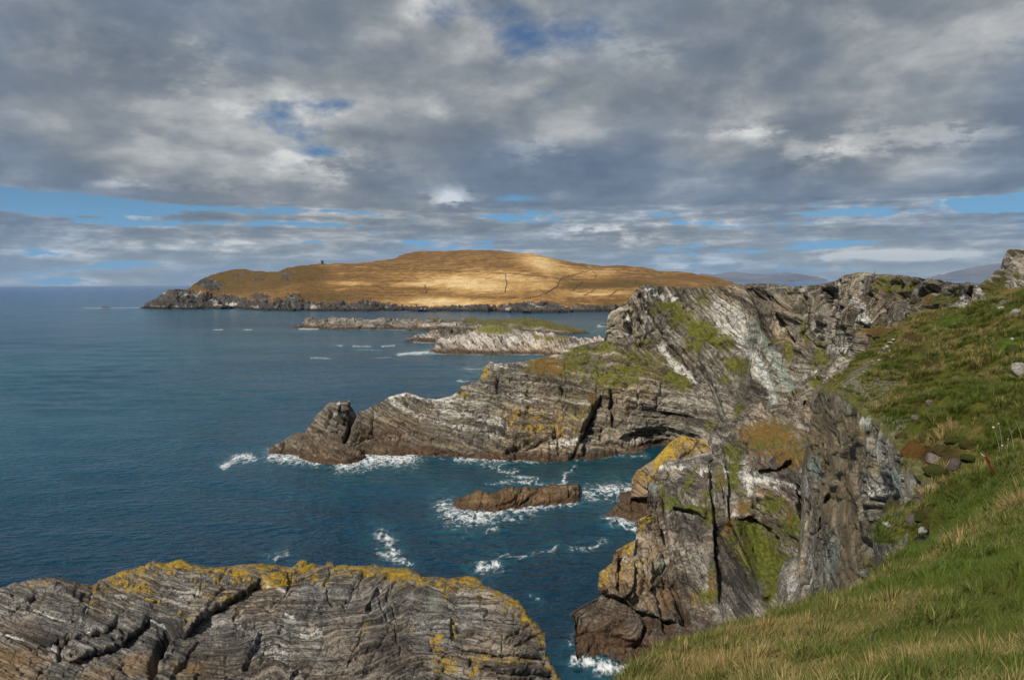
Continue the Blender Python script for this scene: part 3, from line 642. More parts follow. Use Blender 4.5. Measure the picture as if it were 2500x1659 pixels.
    bedC = .95*x+.3*y-.16*z+.6*fold; jC = z+.1*x
    hC = rock_relief(p, bedC, jC, y, [(8.5, 24, 4.4), (3.4, 11, 1.7), (1.5, 5, .7)], 5, (14, .8), crackd=.6)
    hB = hB*(1-colm)+hC*colm; bedB = bedB*(1-colm)+bedC*colm
    bed = bedA*(1-wts)+bedB*wts
    ck = cracks(p, [(Z(4, (880, 320), (1000, 500), (1060, 640), (1200, 760), (1270, 900)), 4, 4), (Z(4, (1270, 700), (1330, 860), (1390, 990), (1420, 1100), (1460, 1220)), 5, 6), (Z(4, (520, 1040), (450, 1180), (380, 1290)), 5, 6),
                    (Z(4, (610, 930), (605, 1130), (620, 1280)), 3, 3), (Z(4, (815, 900), (800, 1130)), 2.5, 2.5), (Z(4, (730, 470), (755, 560)), 7, 8), (Z(4, (755, 370), (775, 500)), 4, 4), (Z(4, (800, 620), (1000, 660)), 3, 2), (Z(4, (1600, 1020), (1800, 1030)), 3, 4), (Z(4, (1640, 220), (1740, 450), (1800, 560)), 5, 4),
                    (Z(3, (640, 400), (662, 470), (640, 560), (580, 700)), 5, 6), (Z(3, (640, 700), (800, 655), (960, 645), (1050, 612), (1180, 625), (1300, 690)), 3, 3), (Z(3, (1750, 770), (1850, 690), (1990, 630)), 4, 4), (Z(3, (340, 590), (470, 600), (590, 590)), 2.5, 2), (Z(3, (2110, 560), (2140, 680), (2130, 800)), 3, 3), (Z(3, (150, 670), (130, 760)), 2, 2), (Z(3, (300, 690), (280, 760)), 2, 2), (Z(3, (2340, 580), (2260, 760), (2220, 820)), 4, 4), (Z(3, (1880, 730), (2060, 640), (2200, 600)), 3, 3),
                    (Z(5, (190, 380), (260, 520), (350, 660)), 3, 4), (Z(5, (485, 420), (495, 640)), 3, 3), (Z(5, (620, 380), (640, 740)), 4, 5), (Z(5, (740, 310), (770, 560)), 3, 3), (Z(5, (570, 690), (630, 700)), 4, 4), (Z(5, (1030, 480), (1050, 620)), 3, 3), (Z(5, (300, 270), (310, 360)), 2, 2), (Z(5, (900, 660), (980, 640)), 4, 4)])
    zn = perlin(U/10, V/10, 0*U)
    moss = blob_mask(p.Uw, p.Vw, zb(4, (1040, 330, 110, 50, .9), (1120, 400, 70, 70, 1.0), (1300, 520, 190, 80, .95, 25), (1250, 630, 90, 60, .8), (1420, 570, 100, 50, .8), (1570, 780, 110, 60, .9, 20), (1480, 880, 90, 40, .6), (1090, 900, 150, 45, .9, 15), (780, 820, 140, 50, .75), (560, 660, 120, 40, .7), (360, 690, 110, 60, .8), (600, 880, 240, 80, .72), (850, 740, 260, 70, .55), (430, 800, 160, 90, .6), (1590, 1140, 60, 45, .9), (870, 600, 70, 16, .8), (250, 800, 200, 90, .8), (1240, 380, 70, 30, .4), (1300, 270, 60, 60, .45), (450, 1050, 60, 50, .7), (300, 1020, 120, 60, .35), (90, 790, 130, 80, 1.0), (1360, 1230, 40, 60, .6), (350, 1160, 120, 80, .35))
                     + zb(5, (1180, 360, 150, 50, .8), (1520, 450, 190, 45, .9), (1400, 490, 150, 30, .9), (485, 650, 25, 120, .85), (355, 820, 30, 90, .8), (600, 870, 60, 110, .8), (380, 390, 60, 30, .6), (800, 670, 25, 30, .8), (1050, 690, 160, 50, 1.0), (270, 740, 50, 40, .7), (600, 1090, 50, 40, .9), (380, 1300, 30, 90, .8), (450, 1150, 60, 20, .7), (1250, 290, 400, 10, .3), (780, 880, 60, 20, .8)))
    moss = np.maximum(moss, .35*np.exp(-(V-vt)/5)*sstep(U, 1600, 1700))
    moss = np.clip(moss+.12*zn*(moss > .1), 0, 1)
    rust = blob_mask(U, V, zb(4, (90, 790, 150, 90, 1.0), (450, 1050, 70, 60, .9), (1150, 920, 90, 40, .6), (230, 920, 60, 40, .6)) + zb(5, (1050, 690, 170, 60, 1.0), (1480, 470, 260, 50, .55), (380, 1300, 40, 90, .8), (300, 740, 60, 50, .4)))
    white = line_mask(p.Uw, p.Vw, [(Z(4, (1430, 460), (1600, 600), (1720, 780), (1800, 950), (1860, 1100)), 20, .8), (Z(4, (1380, 300), (1520, 380), (1660, 560)), 22, .7), (Z(4, (985, 640), (1080, 780), (1220, 890)), 14, 1.1), (Z(4, (880, 230), (1090, 260)), 14, 1.0), (Z(4, (730, 430), (735, 560)), 9, .9), (Z(4, (850, 220), (870, 420), (860, 490)), 6, .8), (Z(5, (890, 480), (940, 620)), 16, 1.0), (Z(5, (700, 820), (860, 800)), 16, .8), (Z(5, (30, 560), (200, 800), (330, 1050), (390, 1190)), 16, .5), (Z(5, (560, 980), (600, 1060)), 8, .8), (Z(5, (450, 1180), (480, 1500)), 16, .5), (Z(5, (1640, 430), (1700, 490)), 12, .7),
                                      (Z(3, (920, 345), (1040, 322), (1130, 350), (1360, 365)), 7, 1.0), (Z(3, (950, 380), (1150, 480), (1400, 560), (1700, 600)), 14, .65), (Z(3, (1150, 380), (1500, 470), (1800, 560)), 20, .55), (Z(3, (1560, 250), (1800, 330), (2050, 400)), 14, .6), (Z(3, (2100, 690), (2350, 640)), 14, .8), (Z(3, (1880, 790), (2240, 770)), 12, .6), (Z(3, (540, 400), (630, 385)), 5, .9), (Z(3, (500, 470), (600, 480)), 6, .8), (Z(3, (1650, 110), (1950, 110)), 14, .7), (Z(4, (480, 740), (520, 850)), 14, .5), (Z(4, (200, 700), (500, 580)), 18, .6), (Z(4, (700, 1050), (900, 1100), (1060, 1140)), 9, .6), (Z(4, (650, 890), (900, 920), (1300, 1010)), 16, .45), (Z(5, (1250, 480), (1600, 350)), 22, .4)])
    warm = blob_mask(p.Uw, p.Vw, zb(3, (1150, 660, 250, 30, 1.0), (1350, 700, 200, 25, .8), (560, 650, 40, 25, 1.0), (950, 650, 120, 25, .7), (400, 660, 420, 110, 1.0), (1000, 560, 520, 120, .75), (900, 700, 700, 60, .9)) + zb(5, (250, 480, 180, 130, .55), (560, 480, 60, 130, .5)) + zb(4, (600, 1150, 120, 180, .5), (900, 1180, 350, 90, .35)))
    lich = blob_mask(p.Uw, p.Vw, zb(3, (1440, 300, 60, 40, .7), (1600, 160, 50, 60, .75), (1850, 480, 200, 60, .5), (2000, 560, 200, 60, .5), (2170, 560, 50, 40, .6), (1400, 700, 140, 18, .4)) + zb(4, (220, 1260, 60, 50, .6), (330, 1190, 150, 80, .45)))
    green = line_mask(U, V, [(Z(4, (1600, 560), (1760, 800), (1860, 1050)), 16, .8), (Z(5, (100, 640), (280, 900), (380, 1100)), 22, .8), (Z(4, (1400, 1000), (1450, 1220)), 8, .7)])
    h = (hA*(1-wts)+hB*wts)*(1-.7*sstep(moss, .45, .7))
    h = h*(0.55+0.45*sstep(U, 1000, 1300)) * (0.35+0.65*sstep(V-vt, 0, 16))
    # broken white crush zone
    h += sstep(white, .55, .9)*steep*1.6*fbm(Q, 3.5, 3)
    add_relief(p, h+ck)
    m = rock_mat('headland_rock', 0.42, linef=3.2, warm=(0.115, 0.075, 0.048))
    o = finish(p, 'headland', m, dict(bed=bed, moss=moss, rust=rust, white=white, warm=warm, lichen=lich, green=green), back=[(2, .1), (7, 1.2), (18, 8), (40, 35), (50, 90)], sides=([(6, 4, 1), (14, 10, 3)], None), bottom=[(0, -2, -3), (0, -4, -9)])
    tag(o, kind='structure'); p.uu, p.vt, p.vb = uu, vt, vb
    return p

# ------------------------------------------------------------------ crag in the bay
def build_crag_rear():
    top = [(1476, 1262), (1479, 1256), (1514, 1225), (1540, 1213), (1542, 1172), (1554, 1150), (1597, 1123), (1633, 1083.5), (1650, 1070), (1668, 1064), (1696, 1070), (1720, 1072), (1750, 1085), (1790, 1100)]
    bot = [(1476, 1263.5), (1520, 1272), (1552, 1280), (1600, 1282), (1700, 1262), (1790, 1240)]
    nc, nr = 260, 200; uu = np.linspace(1476, 1790, nc); t = np.linspace(0, 1, nr)[:, None]
    vt, vb = curve(top, uu), curve(bot, uu); V = level_rows(vt, vb, t, 25); U = uu+0*V
    ctrl = [(u, float(curve(bot, u)), float(sead(u, curve(bot, u)))) for u in (1476, 1520, 1552, 1600, 1700)] + [(1514, 1226, 238), (1542, 1214, 238), (1542, 1180, 236), (1560, 1150, 236), (1600, 1123, 236), (1640, 1083, 238), (1668, 1064, 240), (1720, 1072, 236), (1790, 1100, 228), (1640, 1160, 230), (1600, 1210, 231)]
    p = make_patch(U, V, ctrl, [(Z(6, (400, 440), (520, 440)), 6, 3, 30), (Z(6, (760, 60), (830, 140), (720, 210)), 2, 2, 30)]); Q = p.P
    bed = Q[..., 2]+.5*Q[..., 0]+1.2*fbm(Q, 14, 3)
    h = rock_relief(p, bed, Q[..., 0]-.3*Q[..., 2], Q[..., 1], [(4, 9, 1.2), (1.6, 4, .5), (.8, 2, .25)], 6, (10, .7))
    ck = cracks(p, [(Z(6, (830, 90), (760, 160), (700, 210)), 3, 1.6), (Z(6, (740, 170), (900, 210)), 2, 1.0)])
    add_relief(p, (h*.8+ck)*(0.3+.7*sstep(V-vt, 0, 14)))
    z0 = zero(p)
    lich = np.maximum(blob_mask(p.Uw, p.Vw, zb(6, (720, 90, 110, 40, .95), (630, 150, 70, 60, 1.1), (570, 220, 60, 40, .9), (790, 130, 70, 40, .6), (900, 130, 60, 40, .5), (520, 320, 60, 40, .7))), .5*np.exp(-(V-vt)/10)*(V < 1215))
    warm = blob_mask(U, V, zb(6, (620, 180, 200, 120, .75), (450, 330, 60, 110, .9)))
    m = rock_mat('crag_rear_rock', 0.8, linef=2.5, mid=(0.20, 0.155, 0.11), wet_z=9.0)
    return tag(finish(p, 'crag_shoulder', m, dict(bed=bed, moss=blob_mask(U, V, zb(6, (640, 250, 40, 20, .8))), rust=z0, white=blob_mask(U, V, zb(6, (700, 230, 120, 16, .7))), warm=warm, lichen=lich, green=z0), back=[(2, .2), (6, 2), (14, 10), (25, 40)], sides=([(3, 2, 0), (8, 5, 1)], None), bottom=[(0, -1, -3)]), kind='structure')
CRAG_LEFT = [(1000, 1812), (1010, 1806), (1022, 1791), (1032, 1769), (1045, 1756), (1066, 1727), (1095, 1738), (1112, 1737), (1121, 1728), (1126, 1640), (1131, 1612), (1150, 1600), (1165, 1584), (1200, 1581), (1256, 1580), (1262, 1556), (1316, 1552), (1328, 1538), (1336, 1507), (1372, 1487), (1387, 1460), (1435, 1459), (1451, 1464), (1486, 1450), (1498, 1408), (1560, 1403), (1608, 1406), (1650, 1420)]
CRAG_BOT = lambda u: np.interp(u, [1404, 1480, 1560, 1700, 2010], [1608, 1616, 1622, 1640, 1650])
def build_crag():
    nr, nc = 420, 400
    vv = np.linspace(1000, 1640, nr)[:, None]; s = np.linspace(0, 1, nc)[None]
    ul = curve(CRAG_LEFT, vv[:, 0])[:, None]; ur = np.full_like(ul, 2020.0)
    U = level_rows(ul[:, 0], ur[:, 0], s.T, 28).T; V = vv+0*U
    V = V + 34*np.clip((1060-vv)/60, 0, 1)**2*(perlin(U/48, 0*U, 0*U+3)+.6*perlin(U/15, 0*U, 0*U+5)-.2)
    ctrl = [(u, float(CRAG_BOT(u)), float(sead(u, CRAG_BOT(u)))) for u in (1404, 1440, 1480, 1520, 1560)]
    ctrl += [(1406, 1498, 152), (1450, 1486, 156), (1459, 1435, 157), (1459, 1387, 160), (1506, 1336, 166), (1554, 1316, 171), (1554, 1265, 176), (1585, 1165, 188), (1612, 1130, 194), (1735, 1120, 196), (1727, 1066, 210), (1791, 1022, 220), (1810, 1000, 224), (1600, 1400, 160), (1530, 1450, 152), (1530, 1540, 149),
             (1640, 1250, 179), (1640, 1450, 158), (1750, 1250, 176), (1740, 1400, 160), (1650, 1560, 146), (1760, 1300, 172), (1770, 1480, 150), (1820, 1400, 160), (1870, 1500, 148), (1860, 1360, 172), (1850, 1270, 178), (1800, 1280, 172), (1920, 1300, 160), (1920, 1150, 178), (1870, 1100, 194), (1900, 1020, 212), (1960, 1000, 206), (1940, 1400, 148), (2010, 1400, 140), (1990, 1200, 160), (1600, 1630, 140), (1800, 1640, 132), (2010, 1640, 122), (1700, 1180, 186)]
    sc_ = [(Z(6, (600, 330), (620, 500), (640, 700), (650, 900), (700, 1050), (730, 1200)), 3, 2.5, 35),
           (Z(6, (890, 200), (905, 420), (925, 650), (935, 900), (960, 1150)), -4, 3, 40),
           (Z(6, (1000, 560), (1090, 740), (1160, 880), (1220, 1100)), 7, 5, 40),
           (Z(6, (970, 130), (1010, 350), (1030, 580)), -3, 2, 25), (Z(6, (1110, 60), (1150, 260), (1165, 480)), 5, 3, 35),
           (Z(6, (1400, 250), (1430, 480), (1470, 640), (1480, 900)), -6, 4, 40),
           (Z(6, (880, 540), (760, 510), (640, 515)), -3, 2, 20), (Z(6, (880, 265), (760, 235), (610, 225)), 2, 2, 15),
           (Z(6, (1310, 700), (1240, 620), (1150, 560), (1060, 560)), -3, 2, 20), (Z(6, (1400, 190), (1280, 240), (1160, 250)), -4, 3, 25),
           (Z(6, (540, 360), (560, 560), (530, 700)), 3, 2, 18), (Z(6, (440, 700), (430, 800)), -2, 2, 15),
           (Z(6, (330, 770), (325, 920), (260, 1010)), -3, 2.5, 20), (Z(6, (430, 820), (440, 960), (370, 1100)), -2, 2, 20), (Z(6, (520, 720), (520, 980), (540, 1150)), 2, 2, 20),
           (Z(6, (700, 1200), (520, 1160), (380, 1060), (220, 1040)), -4, 3, 30), (Z(6, (240, 1000), (300, 940), (330, 880)), -3, 2, 16)]
    p = make_patch(U, V, ctrl, sc_); Q = p.P; x, y, z = Q[..., 0], Q[..., 1], Q[..., 2]
    slab = sstep(polyd(U, V, Z(6, (905, 420), (930, 900), (970, 1180)))[1]*polyd(U, V, Z(6, (905, 420), (930, 900), (970, 1180)))[0], 0, -6)*sstep(V, 1240, 1290)*sstep(1880-(1500-V)*.33-U, -8, 8)
    low = sstep(V+(U-1450)*-.25, 1440, 1500)
    bedA = z+.12*x+.7*fbm(Q, 12, 3)
    bedS = .80*x+.35*z+.4*fbm(Q, 8, 3); bedL = z-.5*x+3*fbm(Q, 14, 3)
    hA = rock_relief(p, bedA, x+.1*z, y, [(14, 4.2, 1.7), (5, 2.2, .8), (.9, 3.4, .32)], 8, (8, .4), crackd=.6)
    hS = rock_relief(p, bedS, z-.3*x, y, [(1.6, 9, .7), (.6, 5, .4)], 9, (6, .3), crackd=.8)
    hL = rock_relief(p, bedL, x, y, [(4, 7, 1.8), (1.6, 3, .8), (.7, 1.5, .35)], 10, (9, 1.2), crackd=.7)
    bed = bedA*(1-slab)*(1-low)+bedS*slab+bedL*low*(1-slab)
    ck = cracks(p, [(Z(6, (610, 350), (620, 500), (645, 700), (660, 900), (690, 1000)), 2.2, 1.1), (Z(6, (700, 1040), (730, 1150), (740, 1220)), 9, 5), (Z(6, (590, 850), (600, 900)), 12, 4), (Z(6, (885, 200), (905, 420), (925, 650), (935, 900)), 2.5, 2), (Z(6, (1010, 380), (1030, 580)), 3, 2.5), (Z(6, (955, 300), (1000, 480)), 3, 2), (Z(6, (1160, 300), (1165, 500), (1230, 600), (1310, 700)), 3, 2.5), (Z(6, (1420, 200), (1440, 420), (1480, 560)), 3.5, 3),
                    (Z(6, (260, 1010), (320, 930), (330, 800)), 2.5, 1.5), (Z(6, (430, 830), (440, 960), (380, 1080)), 2, 1.2), (Z(6, (520, 730), (525, 1000)), 2, 1.2), (Z(6, (210, 1030), (280, 1010)), 6, 3), (Z(6, (250, 1270), (400, 1330), (520, 1360)), 3, 2), (Z(6, (300, 1180), (230, 1240)), 3, 2), (Z(6, (1300, 330), (1310, 450)), 2, 1.2), (Z(6, (1170, 300), (1180, 400)), 2, 1.2), (Z(6, (1240, 640), (1300, 990)), 3, 1.0), (Z(6, (650, 600), (890, 640)), 2, 1.0), (Z(6, (660, 680), (900, 700)), 2, 1.0), (Z(6, (670, 560), (880, 560)), 2, .8), (Z(6, (1180, 200), (1400, 120)), 6, 3), (Z(6, (1250, 300), (1420, 310)), 4, 2)])
    moss = blob_mask(p.Uw, p.Vw, zb(6, (660, 470, 70, 40, .9), (800, 500, 110, 30, .9), (900, 540, 40, 60, .8), (1030, 160, 50, 50, .9), (1050, 260, 40, 60, .9), (950, 320, 25, 80, .8), (1030, 330, 60, 40, .8), (1110, 490, 60, 40, .9), (1280, 490, 80, 45, 1.0), (1400, 600, 60, 100, 1.0), (1140, 650, 110, 70, 1.1, 20), (1200, 760, 120, 120, 1.2), (1280, 880, 110, 110, 1.2), (1290, 1000, 60, 60, 1.1), (1250, 1070, 30, 50, 1.0), (890, 1030, 70, 50, .95), (910, 930, 30, 80, .7), (1260, 60, 170, 90, 1.1), (1380, 160, 70, 80, .9), (1470, 180, 50, 60, .9), (760, 340, 20, 60, .7), (870, 420, 60, 40, .6), (1020, 640, 50, 80, .8), (1090, 420, 30, 70, .5), (600, 420, 20, 60, .7), (730, 400, 90, 20, .4), (790, 290, 20, 30, .7)))
    rust = blob_mask(p.Uw, p.Vw, zb(6, (1260, 60, 200, 110, 1.0), (1380, 160, 90, 100, 1.0), (1470, 180, 60, 70, .9), (1110, 490, 60, 40, .7), (1000, 620, 40, 90, .8), (820, 510, 90, 20, .4), (1400, 560, 50, 90, .5), (950, 320, 25, 80, .7), (910, 950, 40, 60, .6), (1280, 490, 80, 40, .4), (1120, 740, 30, 60, .6)))
    lich = blob_mask(p.Uw, p.Vw, zb(6, (370, 745, 60, 25, 1.1), (230, 880, 45, 60, .8), (230, 960, 50, 40, .7), (460, 620, 30, 50, .8), (490, 560, 30, 20, .8), (440, 850, 70, 60, .6), (350, 890, 30, 40, .6), (530, 310, 50, 30, .6), (480, 850, 40, 60, .5), (780, 1040, 60, 40, .5)))
    white = line_mask(p.Uw, p.Vw, [(Z(6, (600, 230), (760, 240), (870, 290)), 12, .7), (Z(6, (960, 150), (1000, 300)), 10, .8), (Z(6, (1110, 250), (1130, 400)), 14, .8), (Z(6, (1150, 310), (1280, 310)), 9, 1.2), (Z(6, (1300, 370), (1420, 350)), 12, .7), (Z(6, (1490, 260), (1480, 500), (1510, 700), (1500, 1000)), 14, .6), (Z(6, (650, 530), (900, 540)), 7, .7), (Z(6, (330, 800), (430, 830), (500, 870)), 9, .6), (Z(6, (1380, 950), (1400, 1080)), 22, .7), (Z(6, (1040, 540), (1100, 560)), 6, .8), (Z(6, (690, 960), (880, 980)), 10, .3), (Z(6, (1000, 270), (1090, 290)), 9, .9), (Z(6, (980, 1100), (1060, 1160)), 12, .5)])
    warm = blob_mask(p.Uw, p.Vw, zb(6, (330, 900, 150, 160, .8), (560, 700, 80, 300, .55), (600, 1050, 120, 110, .8), (480, 1000, 150, 140, .7), (1250, 400, 120, 60, .6), (300, 1330, 260, 120, .55)))
    darkm = blob_mask(U, V, zb(6, (770, 640, 130, 110, .8), (990, 850, 90, 300, 1.1), (1080, 1050, 110, 120, 1.0), (960, 520, 40, 120, .9), (1320, 240, 110, 90, .9), (1440, 700, 50, 150, .6), (740, 1120, 40, 80, .8)))
    green = blob_mask(U, V, zb(6, (540, 380, 30, 60, .9), (590, 860, 50, 60, .7), (1200, 280, 60, 40, .6)))
    mm = sstep(moss, .45, .75)
    h = (hA*(1-slab)*(1-low)+hS*slab+hL*low*(1-slab))*(1-.75*mm) + .5*mm*fbm(Q, 2.5, 3)
    add_relief(p, h+ck*(1-.6*mm))
    m = rock_mat('crag_rock', 0.95, linef=2.6, dark=(0.036, 0.032, 0.029), mid=(0.112, 0.098, 0.080), light=(0.33, 0.305, 0.26), moss=(0.070, 0.085, 0.010), wet_z=9.0)
    o = finish(p, 'crag', m, dict(bed=bed, moss=moss, rust=rust, white=white, warm=warm, lichen=lich, green=green, slate=darkm), sides=([(1.2, .6, 0), (4, 2.5, 0), (12, 9, 0), (25, 20, 0)], None), back=[(2, .1), (8, 3)], bottom=[(0, -2, -4)])
    return tag(o, kind='structure')

# ------------------------------------------------------------------ folded rock in the foreground
def build_fore_rock():
    top = Z(8, (-300, 320), (0, 295), (120, 240), (340, 218), (430, 225), (500, 255), (600, 265), (690, 270), (722, 228), (800, 195), (930, 155), (1040, 125), (1100, 95), (1180, 105), (1310, 88), (1380, 130), (1490, 145), (1560, 158), (1620, 145), (1750, 125), (1900, 110), (2020, 120), (2110, 135), (2180, 95), (2270, 110), (2340, 130)) \
        + Z(9, (460, 130), (468, 100), (510, 105), (516, 130), (600, 125), (730, 140), (800, 125), (940, 150), (1050, 150), (1130, 190), (1150, 215), (1270, 220), (1380, 220), (1500, 210), (1560, 225), (1640, 290), (1750, 350), (1850, 390), (1880, 440), (1940, 530), (2000, 590), (2040, 640), (2044, 760), (2095, 850), (2140, 942), (2260, 1100))
    nc, nr = 860, 230; uu = np.linspace(-100, 1404, nc); t = np.linspace(0, 1, nr)[:, None]
    vt = curve(top, uu); vb = np.maximum(1790.0, vt+60); V = level_rows(vt, vb, t**1.1, 20); U = uu+0*V
    ctrl = [(-100, 1448, 94), (0, 1440, 95), (120, 1415, 97), (240, 1430, 98), (380, 1375, 102), (500, 1390, 102), (640, 1380, 103), (800, 1385, 105), (1000, 1400, 106), (1150, 1410, 106), (1250, 1470, 101), (1310, 1530, 97), (1330, 1590, 93), (1370, 1670, 89), (1404, 1720, 87),
            (-100, 1790, 74), (300, 1790, 75), (700, 1790, 76), (1000, 1790, 77), (1200, 1790, 77), (1404, 1790, 80), (100, 1520, 89), (400, 1480, 94), (400, 1600, 84.5), (800, 1500, 95), (800, 1620, 85), (1100, 1500, 97), (1100, 1620, 87), (1250, 1560, 92), (1250, 1650, 85)]
    sc_ = [(Z(8, (1900, 180), (1700, 340), (1500, 430), (1380, 540), (1200, 590)), -2.6, 3, 40), (Z(8, (1200, 600), (1170, 700), (1120, 830), (1090, 960)), 2.2, 4, 30),
           (Z(8, (1100, 500), (1000, 560), (840, 680), (640, 740), (490, 810)), -2.2, 3, 30), (Z(8, (860, 470), (780, 560), (600, 620), (500, 650)), -1.4, 2.5, 25), (Z(8, (430, 640), (230, 720)), -1.0, 2, 20),
           (Z(9, (460, 290), (400, 400), (330, 560)), 1.4, 2, 25), (Z(9, (830, 260), (740, 440)), -1.2, 2, 25), (Z(9, (1130, 230), (1000, 480), (990, 560)), 1.2, 3, 25), (Z(9, (2030, 770), (1700, 725), (1500, 700), (1360, 655)), -2.0, 2.5, 25), (Z(9, (1360, 500), (1360, 640)), -1.0, 2, 20), (Z(9, (1240, 940), (1230, 800), (1290, 700)), -1.8, 3, 25), (Z(9, (1960, 545), (1750, 520), (1480, 500)), -1.0, 2, 18), (Z(9, (2120, 900), (1800, 870), (1560, 830)), -1.4, 2.5, 18), (Z(8, (690, 260), (640, 400), (600, 480)), 1.0, 2, 20)]
    p = make_patch(U, V, ctrl, sc_); Q = p.P; x, y, z = Q[..., 0], Q[..., 1], Q[..., 2]
    # bedding followed over the face: dips right at the left end, tightly folded in the middle, level at the right
    UV = np.stack([U, V*1.3, 0*U], -1)
    g = np.interp(U, [-100, 450, 700, 1000, 1404], [60, -130, -150, -60, -110])
    fold = (46*sstep(U, 520, 680)*sstep(1150-U, 0, 150)+8)*fbm(UV, 260, 2, .35, 2.0)
    bed = -(V+g+fold)*.062
    j = .055*(U+.55*V)+.8*fbm(Q, 15, 2, .5, 9.)
    flat = blob_mask(U, V, zb(8, (300, 480, 350, 120, .8)) + zb(9, (1700, 620, 350, 120, .8), (480, 420, 300, 140, .5), (880, 330, 140, 120, .7)))
    h = rock_relief(p, bed, j, y, [(4.2, 8.5, .62), (1.5, 4.2, .34), (.55, 2.6, .18)], 12, (9, .5), crackd=.7)*(1-.4*flat)
    ck = cracks(p, [(Z(8, (1400, 535), (1200, 600), (1170, 700), (1120, 830), (1080, 960)), 9, 4.5), (Z(8, (500, 815), (640, 745), (840, 685), (1000, 570), (1100, 500)), 4, 2.2), (Z(8, (870, 450), (800, 550), (620, 615), (520, 640)), 3.5, 1.8), (Z(8, (1900, 180), (1700, 345), (1500, 430), (1400, 530)), 3.5, 2.0), (Z(8, (210, 725), (420, 640)), 3.5, 1.4), (Z(8, (440, 700), (520, 610)), 3.5, 1.4), (Z(8, (0, 490), (110, 425), (300, 300)), 2, .8), (Z(8, (90, 580), (230, 535)), 3, 1.0), (Z(8, (0, 610), (100, 560)), 2.5, .9), (Z(8, (600, 480), (650, 380), (680, 280)), 2, .7), (Z(8, (1450, 160), (1440, 400)), 1.6, .6), (Z(8, (330, 900), (350, 870), (280, 850)), 3, 1), (Z(8, (800, 620), (900, 580), (870, 640)), 4, 1.4), (Z(8, (420, 810), (440, 700)), 4, 1.3),
                    (Z(9, (900, 250), (830, 330), (870, 430), (960, 560), (990, 700), (1000, 820)), 2, .9), (Z(9, (920, 240), (900, 340), (950, 430), (970, 560)), 1.8, .8), (Z(9, (1390, 588), (1510, 530)), 2.6, 1.0), (Z(9, (1440, 640), (1640, 560)), 2.6, 1.0), (Z(9, (1550, 668), (1770, 578)), 2.6, 1.1), (Z(9, (1750, 650), (1870, 578)), 2.6, 1.0), (Z(9, (1810, 702), (2010, 610)), 2.6, 1.1), (Z(9, (1735, 580), (1735, 720)), 1.6, .8), (Z(9, (1360, 655), (1500, 705), (1700, 725), (2030, 772)), 2.5, 1.2), (Z(9, (465, 270), (470, 380), (540, 420)), 2.2, .8), (Z(9, (740, 450), (830, 460), (960, 430)), 1.8, .6), (Z(9, (500, 130), (440, 290)), 2, .7), (Z(9, (230, 130), (180, 330), (60, 420)), 2.2, .9), (Z(9, (0, 420), (100, 470)), 3, 1), (Z(9, (650, 740), (700, 660), (720, 560)), 2, .7), (Z(9, (600, 860), (640, 780), (760, 760)), 2, .7), (Z(9, (1500, 830), (1510, 770)), 3, 1.2), (Z(9, (1560, 850), (1900, 880), (2120, 900)), 3, 1.4), (Z(9, (1480, 500), (1960, 545)), 2, .8)])
    add_relief(p, (h+ck*.5)*(.35+.65*sstep(V-vt, 0, 18)))
    dt = V-vt; edge = np.exp(-dt/34)*sstep(U, 120, 260)*(0.75+.5*perlin(U/45, 0*U, 0*U+2))
    lich = np.maximum(edge*.95, blob_mask(p.Uw, p.Vw, zb(8, (1280, 110, 130, 40, 1.1), (1010, 270, 90, 60, .8), (900, 240, 60, 40, .6), (1750, 170, 130, 50, .9), (2000, 220, 140, 60, 1.0), (2200, 120, 100, 50, 1.0), (1120, 370, 90, 30, .6), (640, 370, 60, 30, .5), (1450, 300, 150, 60, .4), (1600, 350, 120, 50, .4), (1350, 480, 150, 50, .35), (2270, 200, 40, 50, .8), (300, 250, 150, 20, .5)) + zb(9, (120, 210, 120, 70, .95), (320, 130, 80, 40, 1.0), (800, 160, 130, 30, 1.0), (1000, 185, 120, 40, 1.2), (1600, 270, 60, 40, .9), (1810, 390, 60, 50, 1.0), (1900, 500, 40, 60, .9), (440, 230, 60, 40, .6), (1380, 560, 20, 60, .8), (1260, 660, 50, 60, .9), (1330, 840, 90, 90, .85), (1580, 780, 90, 30, .8), (1540, 860, 60, 30, .8), (1330, 340, 20, 50, .6), (1400, 230, 50, 20, .8), (740, 580, 40, 50, .6), (2020, 660, 20, 40, .8), (1800, 800, 200, 30, .6), (1080, 580, 25, 40, .5), (1120, 420, 30, 80, .4), (2080, 860, 40, 30, .6))))
    white = line_mask(p.Uw, p.Vw, [(Z(8, (0, 610), (160, 640)), 8, .7), (Z(8, (200, 430), (420, 470), (680, 570)), 12, .5), (Z(8, (840, 320), (900, 330)), 8, 1.0), (Z(8, (1060, 520), (1180, 560)), 5, .9), (Z(8, (1290, 330), (1440, 330)), 9, .7), (Z(8, (1900, 230), (2070, 320)), 5, .9), (Z(8, (1700, 560), (1900, 700), (2100, 850)), 30, .6), (Z(8, (2050, 480), (2130, 500)), 5, .9), (Z(8, (350, 690), (450, 730), (580, 760)), 10, .5), (Z(9, (160, 490), (220, 490)), 6, 1.0), (Z(9, (280, 590), (420, 600)), 9, .8), (Z(9, (60, 700), (200, 760)), 26, .6), (Z(9, (860, 480), (960, 490)), 8, .6), (Z(9, (1190, 420), (1290, 330)), 20, .4), (Z(9, (1400, 760), (1700, 720)), 8, .5), (Z(9, (1100, 560), (1230, 570)), 12, .5), (Z(9, (1440, 250), (1530, 220)), 14, .4)])
